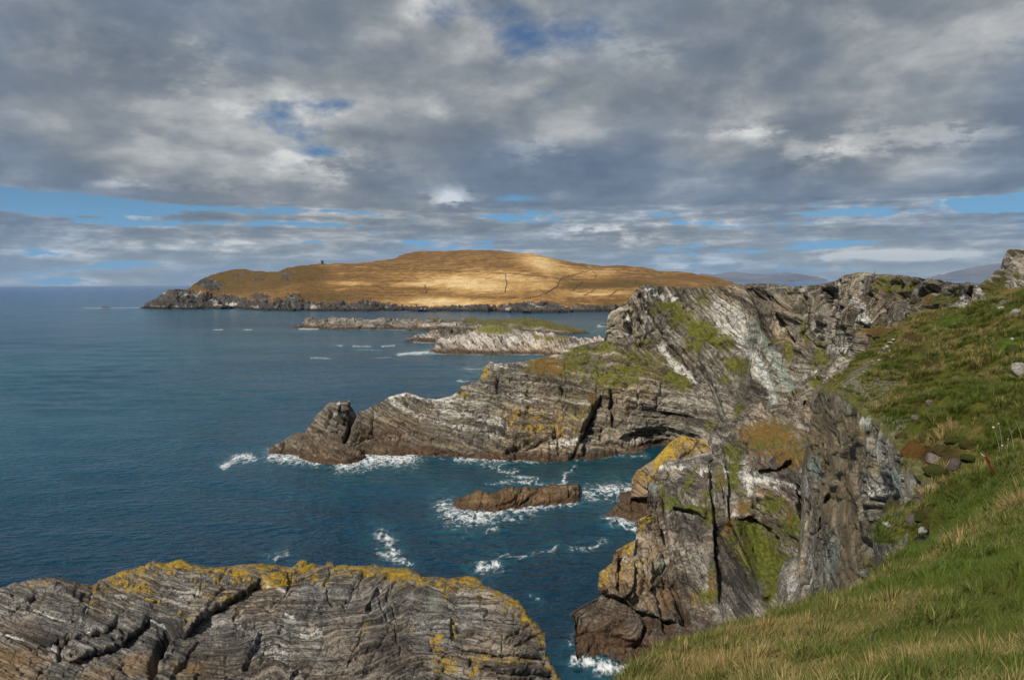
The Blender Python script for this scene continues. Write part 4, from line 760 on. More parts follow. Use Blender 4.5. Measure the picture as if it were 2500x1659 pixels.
    warm = blob_mask(p.Uw, p.Vw, zb(8, (90, 790, 260, 80, .95), (1000, 830, 170, 90, 1.0), (1350, 860, 160, 70, .95), (500, 780, 200, 60, .5), (100, 900, 300, 60, .8), (700, 900, 200, 60, .7)) + zb(9, (1650, 620, 380, 120, .35), (500, 400, 200, 150, .25)))
    green = blob_mask(U, V, zb(9, (1250, 370, 70, 80, .8), (870, 400, 130, 100, .35), (420, 480, 160, 100, .4)))
    moss = blob_mask(p.Uw, p.Vw, zb(8, (850, 800, 60, 40, .35), (1100, 330, 80, 25, .3)))
    m = rock_mat('fore_rock', 1.5, linef=3.4, dark=(0.031, 0.029, 0.028), mid=(0.098, 0.090, 0.081), light=(0.29, 0.275, 0.25), wet=False, lichen=(0.46, 0.27, 0.012), warm=(0.24, 0.15, 0.065), green=(0.17, 0.18, 0.14))
    o = finish(p, 'rock_ridge', m, dict(bed=bed, moss=moss, rust=zero(p), white=white, warm=warm, lichen=lich, green=green, slate=blob_mask(U, V, zb(8, (350, 600, 380, 110, .7), (1150, 660, 160, 90, .7), (1450, 640, 120, 130, .6)) + zb(9, (850, 700, 130, 110, .7), (950, 640, 260, 60, .5), (700, 380, 80, 40, .5)))), back=[(.8, .05), (2.5, .6), (6, 3), (14, 12), (30, 45)], sides=(None, [(1.5, .4, 0), (5, 2.5, 0), (14, 9, 0)]), bottom=[(0, -6, -12), (0, -12, -30)])
    return tag(o, kind='structure')

# ------------------------------------------------------------------ skerry in the bay
def build_skerries():
    m = rock_mat('skerry_rock', 0.9, linef=1.6, wet_z=3.0, mid=(0.115, 0.086, 0.056), light=(0.24, 0.185, 0.12), dark=(0.035, 0.025, 0.017))
    build_islet('sea_rock', [(1106, 1233), (1113, 1229), (1150, 1220), (1190, 1203), (1225, 1196), (1270, 1194), (1288, 1200), (1320, 1196), (1360, 1190), (1405, 1185), (1411, 1186), (1414, 1222)], [(1106, 1234), (1140, 1248), (1175, 1254), (1240, 1246), (1290, 1236), (1330, 1232), (1414, 1224)], m,
                'low brown rock awash in the middle of the bay with foam round it', 'rock', 9, 260, 50, scales=((2.2, 5, 1.1), (1.0, 2.2, .5)), bedk=(1, -.2), warm=[(1250, 1225, 200, 30, .8)])
    mi = rock_mat('islet_rock', 0.16, linef=3.0, wet_z=5.0, mid=(0.15, 0.132, 0.112), light=(0.36, 0.33, 0.29), dark=(0.05, 0.043, 0.04), moss=(0.085, 0.085, 0.018))
    build_islet('islet', [(715, 797), (722, 791), (735, 792), (747, 780), (780, 777), (825, 775), (900, 777), (977, 778), (1050, 777), (1118, 776), (1190, 780), (1240, 779), (1285, 774.5), (1297, 773), (1311, 776), (1355, 788), (1420, 802), (1437, 811), (1442, 813)], [(715, 799), (733, 802), (900, 804), (1100, 806), (1250, 812), (1380, 817), (1442, 814)], mi,
                'long low islet with a grassy right end lying before the far hill', 'island', 110, 520, 60, moss=[(1300, 787, 115, 9, 1.2, 5), (1230, 783, 90, 6, 1.1), (1370, 800, 70, 8, 1.2, 10), (1200, 790, 60, 6, .8), (1150, 782, 60, 3, .7)], white=[(1080, 790, 60, 10, .6), (820, 790, 60, 8, .3)], scales=((10, 40, 5), (4, 16, 2.2), (2, 8, 1.1)), bedk=(1, .12))
    build_islet('sea_rock', [(984, 832), (990, 827), (1004, 826), (1014, 816), (1040, 811), (1062, 803), (1100, 803), (1152, 808), (1210, 814), (1230, 832)], [(984, 833), (1017, 833.5), (1064, 836), (1150, 838), (1230, 838)], mi,
                'low pale sea rock left of and behind the white cliffed islet', 'rock', 40, 240, 50, white=[(1040, 818, 60, 6, .6)], scales=((6, 16, 4), (2.5, 7, 2)), bedk=(1, .4))
    mw = rock_mat('islet_white_rock', 0.30, linef=2.4, wet_z=5.5, mid=(0.30, 0.26, 0.22), light=(0.55, 0.51, 0.46), dark=(0.07, 0.058, 0.05), moss=(0.12, 0.12, 0.022))
    build_islet('islet', [(1038, 860), (1044, 856), (1062, 848), (1064, 828), (1085, 823), (1108, 820), (1149, 814), (1156, 806), (1166, 800), (1190, 796), (1217, 795), (1240, 799), (1257, 803), (1305, 807), (1340, 813), (1362, 818), (1420, 822), (1470, 822), (1500, 840)], [(1038, 861), (1070, 862), (1112, 864), (1203, 864), (1332, 866), (1420, 868), (1500, 870)], mw,
                'pale cliffed islet with yellow green turf on top behind the headland', 'island', 45, 420, 90, moss=[(1205, 803, 50, 7, 1.15), (1190, 808, 30, 5, .9), (1370, 821, 18, 7, 1.0), (1338, 826, 10, 5, .9), (1280, 808, 40, 3, .5), (1310, 822, 12, 6, .7)], white=[(1140, 838, 22, 14, .7), (1270, 830, 60, 18, .75), (1200, 825, 60, 12, .5), (1330, 835, 40, 14, .6), (1100, 828, 30, 6, .7)], warm=[(1180, 858, 160, 6, .7), (1110, 840, 40, 14, .4)], scales=((6, 18, 2.4), (2.4, 8, 1.2), (1.2, 4, .6)), bedk=(.75, .7))
    build_islet('sea_rock', [(246, 750.6), (252, 748.8), (260, 748), (266, 749.5), (272, 750.8)], [(246, 751.2), (272, 751.2)], mi, 'tiny dark rock far out at sea left of the far hill', 'rock', 20, 40, 12, scales=((6, 10, 2),))
    build_islet('sea_rock', [(978, 813.4), (985, 811.9), (1000, 812.2), (1010, 812), (1016, 813.6)], [(978, 814), (1016, 814.2)], mi, 'thin dark reef just breaking the water below the long islet', 'rock', 14, 50, 12, scales=((4, 8, 1.4),))
    build_islet('sea_rock', [(1128, 933.6), (1140, 931), (1160, 929), (1185, 927), (1200, 931)], [(1128, 934.6), (1160, 934.6), (1200, 935)], m, 'narrow black ledge in the water behind the low nose of the headland', 'rock', 8, 60, 14, scales=((2, 5, .7),))
    build_islet('sea_rock', [(1464, 794), (1472, 791), (1480, 789.5), (1500, 789), (1530, 794)], [(1464, 795), (1500, 796), (1530, 796)], mi, 'small dark rock with surf touching the left of the rock tower', 'rock', 14, 50, 14, scales=((4, 8, 1.4),))
    build_islet('sea_rock', [(735, 1119), (770, 1106), (800, 1098), (850, 1101), (885, 1110), (896, 1115)], [(735, 1121), (790, 1130), (850, 1132), (896, 1117)], m, 'wet brown ledge at the seaward foot of the long headland', 'rock', 8, 120, 30, scales=((2.2, 6, 1.0), (.9, 2.5, .45)), bedk=(1, .2))
    build_islet('sea_rock', [(1508, 1212), (1520, 1203), (1545, 1199), (1560, 1205)], [(1508, 1214), (1560, 1216)], m, 'small dark rock in foam beside the lichened crag shoulder', 'rock', 5, 60, 20, scales=((1.6, 4, .6),))

# ------------------------------------------------------------------ mountains over the sea
def build_mountains():
    m, t = new_mat('mountain'); o = t.obj(); n = t.noise(o, .0012, 6, .65); n2 = t.noise(o, .0004, 4, .6)
    c = t.mix(t.ss(n2, .4, .6), (0.060, 0.064, 0.095), (0.13, 0.115, 0.135)); c = t.mix(t.ss(n, .45, .7), c, (0.08, 0.065, 0.06))  # blue of the distant haze is put into the base colour
    t.put(t.bsdf.inputs['Base Color'], c); t.bsdf.inputs['Roughness'].default_value = .95
    for top, dist, bot in (([(1690, 673), (1713, 667), (1740, 671), (1775, 665), (1800, 663.5), (1830, 668), (1880, 669.5), (1925, 666.5), (1950, 668), (1980, 673.5), (2012, 680.5), (2020, 681.5)], 42000, 0), ([(2262, 678), (2290, 673), (2330, 662), (2380, 651), (2420, 645), (2447, 642), (2520, 636), (2620, 630), (2800, 640)], 38000, 0)):
        uu = np.linspace(top[0][0], top[-1][0], 220); tt = np.linspace(0, 1, 40)[:, None]
        vt = curve(top, uu)+.8*perlin(uu/9, 0*uu, 0*uu+dist); vb = np.maximum(sea_row(uu, dist), vt+.3); V = vt+(vb-vt)*tt; U = uu+0*V
        D = dist*(1+.16*(1-tt)*np.clip((vb-vt)/18, 0, 1)) + 0*U
        p = Patch(); p.U, p.V, p.P = U, V, at(U, V, D); p.N = gnormals(p.P, 2)
        add_relief(p, 120*fbm(p.P, 2100, 4)*sstep(tt, 0, .1))
        tag(finish(p, 'mountain', m, {}, back=[(1200, 120), (4500, 900)], bottom=[(0, 0, -40)], smooth=True), kind='structure')
def sea_row(u, dist):
    return CY - F*math.tan(PITCH) - (np.asarray(u)-CX)*math.tan(ROLL) + CAMZ*F/dist

# ------------------------------------------------------------------ hillside the camera stands on
EDGE = [(1518, 1659, 10.5), (1554, 1620, 11.5), (1585, 1593, 12.4), (1640, 1545, 14), (1676, 1533, 15), (1755, 1520, 16.2), (1854, 1494, 17.5), (1933, 1474, 18.6), (1988, 1466, 19.2), (2059, 1450, 20), (2118, 1416, 21), (2169, 1374, 21.6), (2219, 1340, 22), (2291, 1290, 23.2), (2300, 1262, 24.0), (2240, 1290, 24.6), (2175, 1262, 25.6), (2195, 1240, 26.4), (2262, 1172, 28.4), (2242, 1092, 31.5), (2204, 1043, 35), (2142, 1000, 39), (2078, 957, 45), (2022, 944, 48), (2024, 930, 50), (2052, 906, 52), (2098, 864, 55), (2131, 841, 57), (2191, 798, 60), (2221, 766, 62), (2250, 752, 63.5), (2330, 748, 63), (2390, 729, 62.5), (2440, 706, 62)]
INNER = [(2500, 1659, 5.2), (2000, 1659, 8.2), (1760, 1600, 12), (2300, 1450, 14), (2500, 1400, 11.5), (2500, 1250, 17), (2410, 1170, 24), (2500, 1130, 25.5), (2330, 1060, 32), (2500, 1000, 31), (2250, 960, 40), (2500, 880, 37), (2300, 860, 47), (2500, 780, 44), (2330, 790, 55), (2500, 712, 54), (2420, 738, 58), (3000, 1000, 30), (3000, 800, 40), (3100, 1500, 8.5), (2700, 690, 58), (3000, 690, 62)]
def side_ground():
    pts = EDGE+INNER; c = np.array(pts, float); W3 = at(c[:, 0], c[:, 1], c[:, 2])
    W3 = np.r_[W3, [[0, 0, 73.2], [8, 0, 74.5], [-6, 0, 70.5], [0, -10, 74], [30, 0, 78], [30, -10, 79], [-8, 6, 69.0], [60, 30, 80]]]
    return W3
_W3 = side_ground(); _poly = at(*[np.array(EDGE, float)[:, i] for i in range(3)])[:, :2]
_poly = np.r_[[[-7, -12], [-4.5, 0], [-1.5, 6]], _poly, [[90, 75], [200, 70], [200, -12]]]
def inside(x, y, poly):
    ins = np.zeros(x.shape, bool); n = len(poly)
    for i in range(n):
        (x0, y0), (x1, y1) = poly[i], poly[(i+1) % n]
        cnd = ((y0 > y) != (y1 > y)) & (x < (x1-x0)*(y-y0)/(y1-y0+1e-12)+x0); ins ^= cnd
    return ins
def polydist(x, y, poly):
    best = np.full(x.shape, 1e9)
    for i in range(len(poly)-1):
        a, b = poly[i], poly[i+1]; e = b-a
        t = np.clip(((x-a[0])*e[0]+(y-a[1])*e[1])/(e@e), 0, 1); best = np.minimum(best, np.hypot(x-a[0]-t*e[0], y-a[1]-t*e[1]))
    return best
def ground_z(x, y, detail=True):
    x = np.asarray(x, float); y = np.asarray(y, float)
    z = rbf2(_W3[:, :2]/20, _W3[:, 2], np.stack([x, y], -1)/20, 'tps', 1e-5)
    ins = inside(x, y, _poly); dist = polydist(x, y, _poly[:-2])
    out = np.where(ins, 0, dist)
    if detail:
        Q = np.stack([x, y, 0*x], -1); r = np.hypot(x, y)
        amp = np.clip(r/28, .35, 1.0)
        b = fbm(Q, 3.4, 3, .5, 4.0); bb = np.maximum(b, -.25)
        far_ = np.clip((r-24)/14, 0, 1)
        z = z + amp*(.34*bb + .10*fbm(Q, .9, 3, .55, 8.0)) + .5*np.clip((r-30)/30, 0, 1)*fbm(Q, 9, 3, .5, 1.) + far_*(.55*np.minimum(fbm(Q, 2.6, 3, .55, 31.), .25)+.16*np.abs(fbm(Q, .8, 2, .5, 41.)))
    edge_round = .25*np.exp(-dist/1.2)
    z = z - np.where(ins, edge_round, .25+1.6*out+.12*out**2)
    return z, ins, dist, out
def build_hillside():
    na, nrr = 560, 430
    azs = np.radians(np.linspace(-18, 62, na)); r = np.exp(np.linspace(math.log(1.2), math.log(150), nrr))
    AZ, R = np.meshgrid(azs, r); X, Y = R*np.sin(AZ), R*np.cos(AZ)
    z, ins, dist, out = ground_z(X, Y); Pg = np.stack([X, Y, z], -1)
    keep = out < np.where(R > 19.5, .3, 9)
    u, v, dd = project(Pg)
    Q = Pg*np.array([1, 1, 0])
    straw = np.clip(.45+.9*fbm(Q, 5, 3, .5, 11.), 0, 1); lush = np.clip(.1+.9*fbm(Q, 7, 3, .5, 21.), 0, 1)
    low_ = fbm(Q, 2.6, 3, .55, 31.)
    lush = np.maximum(lush, blob_mask(u, v, zb(5, (1560, 620, 160, 60, .9, -25), (2020, 800, 110, 70, 1.1), (1450, 780, 120, 60, .5), (1650, 1180, 200, 80, .7), (1990, 950, 120, 40, .9), (2030, 690, 90, 30, .8), (1950, 700, 200, 60, .5))))
    straw = np.maximum(straw, blob_mask(u, v, zb(5, (1350, 560, 120, 50, .9), (1480, 830, 160, 60, .7), (1700, 1000, 180, 60, .6), (1250, 680, 120, 60, .8), (1850, 1290, 200, 60, .7))))
    brown = blob_mask(u, v, zb(5, (1050, 680, 160, 40, 1.0), (1300, 750, 120, 60, .9), (1450, 900, 80, 60, .8), (1350, 830, 90, 30, .7), (1180, 1190, 60, 40, .7), (1400, 1500, 100, 50, .7), (1980, 590, 90, 30, .8), (1750, 1040, 60, 40, .6), (1340, 1200, 50, 30, .8)) + zb(7, (860, 250, 70, 60, 1.0), (1060, 540, 60, 60, .8), (820, 680, 80, 50, .9), (900, 420, 160, 130, .7), (800, 580, 110, 90, .8), (1000, 270, 110, 80, .7)))
    scree = blob_mask(u, v, zb(5, (900, 980, 170, 36, .65, -38), (1100, 800, 120, 26, .6, -38), (1000, 1180, 150, 70, .55, 30), (850, 1100, 90, 60, .9, 20), (1150, 1380, 110, 60, .8), (1080, 1050, 60, 60, .5), (1940, 470, 120, 30, .8)) + zb(7, (650, 100, 90, 50, .8)))
    brown = np.maximum(brown, .75*sstep(-low_, .15, .5)*(dd > 26))
    brown = np.maximum(brown, blob_mask(u, v, zb(5, (1150, 1050, 330, 200, .5, -35))))
    scree = np.maximum(scree, blob_mask(u, v, zb(5, (1050, 1120, 260, 170, .5, -35))))
    scree = np.clip(scree+.0*out, 0, 1); scree = np.maximum(scree, sstep(out, .4, 1.4)*(dd > 24))
    m, t = new_mat('hillside_turf'); o = t.obj(); f1 = t.noise(o, .55, 6, .65); f2 = t.noise(o, 4.5, 5, .65); f3 = t.noise(o, 16, 3, .6)
    c = t.ramp(t.m('ADD', f1, t.m('MULTIPLY', t.m('SUBTRACT', f2, .5), .7)), [(.25, (0.038, 0.042, 0.007)), (.5, (0.075, 0.080, 0.013)), (.75, (0.135, 0.115, 0.030))])
    c = t.mix(t.m('MULTIPLY', t.ss(t.m('ADD', t.attr('straw'), t.m('MULTIPLY', t.m('SUBTRACT', f2, .5), 1.4)), .5, .9), .75), c, t.mix(f3, (0.11, 0.078, 0.022), (0.27, 0.20, 0.075)))
    c = t.mix(t.m('MULTIPLY', t.ss(t.m('ADD', t.attr('lush'), t.m('MULTIPLY', t.m('SUBTRACT', f2, .5), 1.1)), .45, .85), .8), c, t.mix(f3, (0.045, 0.085, 0.008), (0.09, 0.14, 0.018)))
    c = t.mix(t.m('MULTIPLY', t.ss(t.m('ADD', t.attr('brown'), t.m('MULTIPLY', t.m('SUBTRACT', f2, .5), 1.2)), .4, .75), .9), c, t.mix(f3, (0.024, 0.015, 0.009), (0.085, 0.048, 0.022)))
    st = t.m('ADD', t.attr('scree'), t.m('ADD', t.m('MULTIPLY', t.m('SUBTRACT', f2, .5), 2.2), t.m('MULTIPLY', t.m('SUBTRACT', f3, .5), .8)))
    c = t.mix(t.ss(st, .45, .7), c, t.ramp(f3, [(.3, (0.06, 0.05, 0.036)), (.55, (0.17, 0.15, 0.12)), (.72, (0.50, 0.48, 0.44))]))
    t.put(t.bsdf.inputs['Base Color'], c); t.bsdf.inputs['Roughness'].default_value = .95; t.bsdf.inputs['Specular IOR Level'].default_value = .1
    bp = t.node('ShaderNodeBump'); t.put(bp.inputs['Height'], t.m('ADD', f2, t.m('MULTIPLY', f3, .35))); bp.inputs['Strength'].default_value = .9; bp.inputs['Distance'].default_value = .25
    t.l.new(bp.outputs[0], t.bsdf.inputs['Normal'])
    o = mesh_from('hillside', Pg, grid_faces(nrr, na, keep), dict(straw=straw, lush=lush, brown=brown, scree=scree), m, True); tag(o, kind='structure')
    return dict(brown=brown, scree=scree, straw=straw, lush=lush, u=u, v=v, ins=ins, P=Pg, dd=dd)

# ------------------------------------------------------------------ brown rock wall below the hillside
def build_side_cliff():
    top = [(1895, 1478), (1910, 1410), (1922, 1392), (1948, 1380), (1958, 1290), (1962, 1140), (1972, 1100), (1984, 1050), (1988, 975), (1998, 958), (2039, 955), (2082, 985), (2108, 1012), (2165, 1055), (2196, 1092), (2235, 1160), (2262, 1200), (2300, 1260)]
    nc, nr = 330, 300; uu = np.linspace(1897, 2298, nc); t = np.linspace(0, 1, nr)[:, None]
    vt = curve(top, uu); vb = np.maximum(1540.0+0*uu, vt+40); V = level_rows(vt, vb, t, 28); U = uu+0*V
    ctrl = [(1900, 1470, 56), (1915, 1400, 57), (1950, 1385, 55), (1960, 1280, 56), (1964, 1130, 56), (1986, 1040, 53), (1998, 960, 49), (2040, 958, 46.5), (2108, 1015, 40), (2165, 1058, 36), (2196, 1095, 32.8), (2235, 1165, 29.2), (2262, 1210, 27.3), (2298, 1262, 25), (1990, 1480, 47), (2060, 1470, 41), (2120, 1450, 35.5), (2180, 1400, 30.5), (2230, 1340, 28), (2080, 1250, 41), (2140, 1250, 35.5), (2030, 1250, 46), (1900, 1540, 54), (2060, 1540, 39), (2200, 1540, 28), (2298, 1540, 23), (2090, 1100, 41.5), (2180, 1180, 33)]
    sc_ = [(Z(7, (380, 60), (420, 250), (400, 450), (480, 640), (510, 900)), 1.2, 3, 40), (Z(7, (260, 250), (270, 450), (250, 700), (330, 950)), -1.5, 4, 40), (Z(7, (480, 500), (600, 560), (700, 480)), -1.0, 3, 30), (Z(7, (500, 640), (640, 640), (740, 700)), 1.0, 3, 30)]
    p = make_patch(U, V, ctrl, sc_); Q = p.P; x, y, z = Q[..., 0], Q[..., 1], Q[..., 2]
    bed = 1.25*x-.30*z-.3*y+1.2*fbm(Q, 5, 3); j = z+.5*x
    h = rock_relief(p, bed, j, y, [(2.0, 11, .5), (.7, 5, .2), (.28, 2.4, .09)], 20, (4, .3), crackd=.8)
    ck = cracks(p, [(Z(7, (370, 360), (340, 420), (320, 500)), 4, .8), (Z(7, (520, 530), (570, 570)), 14, 1.6), (Z(7, (430, 100), (420, 260), (440, 430), (500, 640)), 4, .6), (Z(7, (330, 120), (360, 200), (330, 300)), 3, .5), (Z(7, (270, 350), (270, 460), (290, 560)), 4, .7), (Z(7, (430, 640), (440, 900)), 3, .5), (Z(7, (560, 250), (540, 350)), 4, .6), (Z(7, (700, 480), (640, 520), (600, 620)), 4, .8), (Z(7, (500, 740), (530, 900)), 5, .8)])
    add_relief(p, (h+ck)*(.4+.6*sstep(V-vt, 0, 22)))
    tan = blob_mask(p.Uw, p.Vw, zb(7, (280, 250, 110, 300, 1.1), (340, 520, 110, 200, 1.0), (420, 850, 80, 220, .95), (460, 700, 60, 120, .9), (440, 110, 80, 90, .9)))
    white = blob_mask(p.Uw, p.Vw, zb(7, (165, 480, 30, 200, .6), (180, 900, 40, 250, .55), (60, 1020, 60, 90, .6), (640, 670, 40, 40, 1.2), (590, 640, 30, 20, 1.0), (510, 50, 30, 60, .9), (520, 760, 20, 60, .8), (620, 260, 60, 60, .6), (560, 480, 60, 70, .6), (600, 850, 60, 60, .6)))
    grn = blob_mask(U, V, zb(7, (220, 330, 40, 70, 1.0), (680, 420, 60, 100, .9), (320, 870, 60, 160, .7), (700, 720, 50, 80, .7), (540, 400, 60, 100, .5)))
    moss = np.maximum(blob_mask(p.Uw, p.Vw, zb(7, (520, 900, 30, 60, .7), (480, 150, 60, 30, .3), (760, 330, 60, 40, .6), (640, 570, 60, 40, .5))), .7*np.exp(-(V-vt)/7)*sstep(U, 1990, 2010))
    lich = blob_mask(U, V, zb(7, (380, 50, 20, 60, .8), (530, 330, 40, 60, .5), (460, 100, 40, 60, .45)))
    m = rock_mat('side_cliff_rock', 3.2, linef=2.4, wet=False, dark=(0.040, 0.037, 0.031), mid=(0.118, 0.106, 0.082), light=(0.27, 0.25, 0.205), warm=(0.150, 0.108, 0.050), green=(0.15, 0.20, 0.185), lichen=(0.34, 0.24, 0.04))
    o = finish(p, 'side_cliff', m, dict(bed=bed, moss=moss, rust=zero(p), white=white, warm=tan, lichen=lich, green=grn), back=[(.8, -.12), (2.2, -.25), (4, .6)], sides=([(1, .4, 0), (4, 2, 0), (10, 7, 0)], None), bottom=[(0, 0, -8)])
    return tag(o, kind='structure')

# ------------------------------------------------------------------ small things
def hit_ground(u, v, lo=2.0, hi=160.0):
    d_ = np.exp(np.linspace(math.log(lo), math.log(hi), 900)); q = at(np.full(900, u), np.full(900, v), d_)
    z, *_ = ground_z(q[:, 0], q[:, 1]); k = np.nonzero(q[:, 2] < z)[0]
    i = k[0] if len(k) else 899
    return q[i], d_[i]
def ico(sub):
    import bmesh
    bm = bmesh.new(); bmesh.ops.create_icosphere(bm, subdivisions=sub, radius=1.0)
    v = np.array([x.co[:] for x in bm.verts]); f = np.array([[q.index for q in x.verts] for x in bm.faces]); bm.free(); return v, f
_iv, _if = ico(3)
def stone_mesh(name, seed, mat, angular=.75, lump=.12):
    r = np.random.default_rng(seed); v = _iv.copy()
    for _ in range(14):
        n = r.normal(size=3); n /= np.linalg.norm(n); d_ = r.uniform(.42, .8); t = v@n; over = t > d_
        v[over] -= np.outer((t[over]-d_)*angular, n)
    v *= np.array([r.uniform(.8, 1.2), r.uniform(.8, 1.2), r.uniform(.8, 1.15)]); v += lump*1.6*_iv*fbm(_iv+seed*3.3, .8, 4)[:, None]
    return mesh_from(name, v, _if, None, mat, False, link=False)
def cushion_mesh(name, seed, mat):
    v = _iv.copy(); v[:, 2] = np.where(v[:, 2] < 0, v[:, 2]*.5, v[:, 2])
    v += .42*_iv*fbm(_iv+seed*2.1, .8, 2)[:, None] + .16*_iv*fbm(_iv+seed*5.1, .3, 3)[:, None]
    return mesh_from(name, v, _if, None, mat, True, link=False)
def put(name, me, u, v, wpx, hpx, label, cat, group=None, rz=None, sink=.25, deep=.8):
    p_, d_ = hit_ground(u, v+hpx*.30)
    o = bpy.data.objects.new(name, me); COL.objects.link(o)
    sx, sz = 1.0*wpx*d_/F/2, 1.2*hpx*d_/F/2
    o.location = (p_[0], p_[1], p_[2]+sz*.38); o.scale = (sx, max(sx, sz)*deep, sz)
    o.rotation_euler = (random.uniform(-.15, .15), random.uniform(-.2, .2), random.uniform(0, 6.28) if rz is None else rz)
    if rz is None: o.scale = (sx, sx, sz)
    return tag(o, label, cat, group)
def build_stones():
    pk = simple_mat('pink_boulder', (0.06, 0.046, 0.04), (0.165, 0.13, 0.11), 4.0, c3=(0.28, 0.255, 0.225), dist=.05)
    pu = simple_mat('purple_boulder', (0.035, 0.028, 0.026), (0.095, 0.075, 0.068), 4.0, c3=(0.17, 0.15, 0.135), dist=.05)
    wh = simple_mat('pale_stone', (0.16, 0.15, 0.13), (0.44, 0.42, 0.38), 5.0, c3=(0.66, 0.65, 0.61), dist=.04)
    gy = simple_mat('grey_stone', (0.10, 0.092, 0.08), (0.27, 0.25, 0.225), 4.0, c3=(0.52, 0.50, 0.46), dist=.05)
    og = simple_mat('orange_moss', (0.075, 0.040, 0.010), (0.17, 0.085, 0.016), 9.0, bump=1.0, dist=.12, c3=(0.07, 0.060, 0.012))
    gm = simple_mat('green_moss', (0.032, 0.042, 0.007), (0.080, 0.090, 0.016), 9.0, bump=1.0, dist=.12, c3=(0.15, 0.115, 0.035))
    om = simple_mat('olive_moss', (0.040, 0.038, 0.009), (0.105, 0.088, 0.022), 9.0, bump=1.0, dist=.12, c3=(0.05, 0.055, 0.010))
    def z7(a, b): return Z(7, (a, b))[0]
    def z5(a, b): return Z(5, (a, b))[0]
    k = 0
    def S_(zf, a, b, w, h, mat, label, cat='stone', name='stone', **kw):
        nonlocal k; k += 1; u, v = zf(a, b); s = _Z[7 if zf is z7 else 5][2]
        put(name, stone_mesh(name, 100+k, mat, kw.pop('ang', .75)), u, v, w*2/s, h*2/s, label, cat, kw.pop('group', None), **kw)
    def M_(zf, a, b, w, h, mat, label, **kw):
        nonlocal k; k += 1; u, v = zf(a, b); s = _Z[7 if zf is z7 else 5][2]
        put('moss_cushion', cushion_mesh('moss_cushion', 300+k, mat), u, v, w*2/s, h*2/s, label, 'moss', **kw)
    B = dict(name='boulder', cat='boulder')
    S_(z7, 800, 206, 40, 22, pk, 'pinkish boulder showing above the orange moss cushion', **B)
    S_(z7, 893, 288, 55, 34, pk, 'broad pinkish grey boulder right of the dark hollow under the turf', **B)
    S_(z7, 960, 208, 34, 20, pk, 'small pinkish boulder just below the bright green moss pad', **B)
    S_(z7, 1020, 312, 46, 42, pu, 'dark purplish boulder between green cushions above the turf ledge', **B)
    S_(z7, 1078, 382, 50, 44, pu, 'purplish boulder half sunk in grass left of the rusty stake', **B)
    S_(z7, 825, 512, 52, 42, pu, 'rounded purple brown boulder in the middle of the overgrown ledge', **B)
    S_(z7, 885, 460, 36, 34, gy, 'white flecked grey boulder on top of the purple brown boulder', **B)
    S_(z7, 762, 642, 46, 40, pu, 'dark boulder at the lower lip of the overgrown ledge', **B)
    S_(z7, 832, 695, 26, 22, gy, 'small grey boulder under the lowest dark boulder of the ledge', **B)
    S_(z7, 690, 612, 28, 24, pu, 'small dark boulder left of the lowest boulder of the ledge', **B)
    S_(z7, 722, 582, 14, 14, wh, 'small white stone perched on the overgrown ledge')
    S_(z7, 640, 668, 34, 30, wh, 'bright white lichened knob low on the side cliff', **B)
    S_(z7, 150, 1145, 34, 20, wh, 'white stone lying at the lip of the near grass slope')
    S_(z7, 1290, 1298, 48, 36, pu, 'grey purple lump of rock in the near grass at right', **B)
    S_(z5, 2078, 985, 80, 50, gy, 'grey white topped boulder at the right edge of the upper slope', **B)
    S_(z5, 1945, 516, 34, 20, wh, 'largest pale slab high on the slope below the crag at right')
    S_(z5, 1800, 690, 28, 16, wh, 'pale flat stone in the upper slope left of the lush green patch')
    S_(z5, 2026, 746, 18, 12, wh, 'white stone at the top of the lush green patch')
    S_(z5, 1982, 780, 18, 9, wh, 'thin white stone left of the lush green patch')
    S_(z5, 1415, 1212, 42, 30, pk, 'lone rounded boulder in the middle of the upper slope', **B)
    S_(z5, 1310, 1322, 48, 26, pk, 'flat pinkish boulder below the lone rounded boulder', **B)
    S_(z5, 1115, 1340, 22, 9, wh, 'thin white slab on the scree above the side cliff')
    S_(z5, 1136, 1425, 24, 9, wh, 'lower white slab on the scree near the cliff brink')
    S_(z5, 950, 1305, 24, 12, wh, 'white capped stone on the brink of the side cliff')
    S_(z5, 1890, 590, 18, 10, wh, 'small pale stone below the largest pale slab')
    S_(z5, 2050, 550, 50, 40, gy, 'dark hummock of rock in the turf near the right edge', **B)
    for (a, b, w, h) in [(1100, 798, 30, 12), (1130, 770, 28, 10), (1150, 750, 20, 10), (1085, 815, 22, 9), (1045, 898, 20, 11), (1010, 930, 18, 8), (980, 950, 16, 8), (930, 985, 18, 9), (950, 965, 14, 7), (900, 1010, 15, 7), (1060, 870, 14, 8), (1120, 830, 14, 7), (880, 1035, 14, 7), (860, 1060, 13, 7), (990, 905, 12, 6), (1160, 790, 15, 7)]:
        S_(z5, a, b, w*.75, h*.8, wh if random.random() < .4 else gy, 'pale flat stone of the scree strip along the brink of the slope', group='scree stones along the brink')
    M_(z7, 792, 258, 62, 56, og, 'round orange brown moss cushion on the cliff ledge')
    M_(z7, 870, 158, 46, 32, gm, 'green moss cushion above the dark hollow in the turf')
    M_(z7, 1012, 180, 44, 20, gm, 'bright green flat moss pad above the boulders', rz=0)
    M_(z7, 950, 240, 48, 34, om, 'olive moss cushion draped between two pinkish boulders')
    M_(z7, 1098, 206, 38, 28, om, 'olive moss cushion at the upper right of the boulder group')
    M_(z7, 1100, 282, 40, 24, gm, 'green moss cushion right of the dark purplish boulder')
    M_(z7, 918, 362, 70, 34, gm, 'wide green moss mat below the broad pinkish boulder', rz=0)
    M_(z7, 722, 162, 36, 26, om, 'olive moss cushion upslope of the orange one')
    M_(z7, 682, 572, 58, 40, om, 'olive turf cushion hanging at the left of the overgrown ledge')
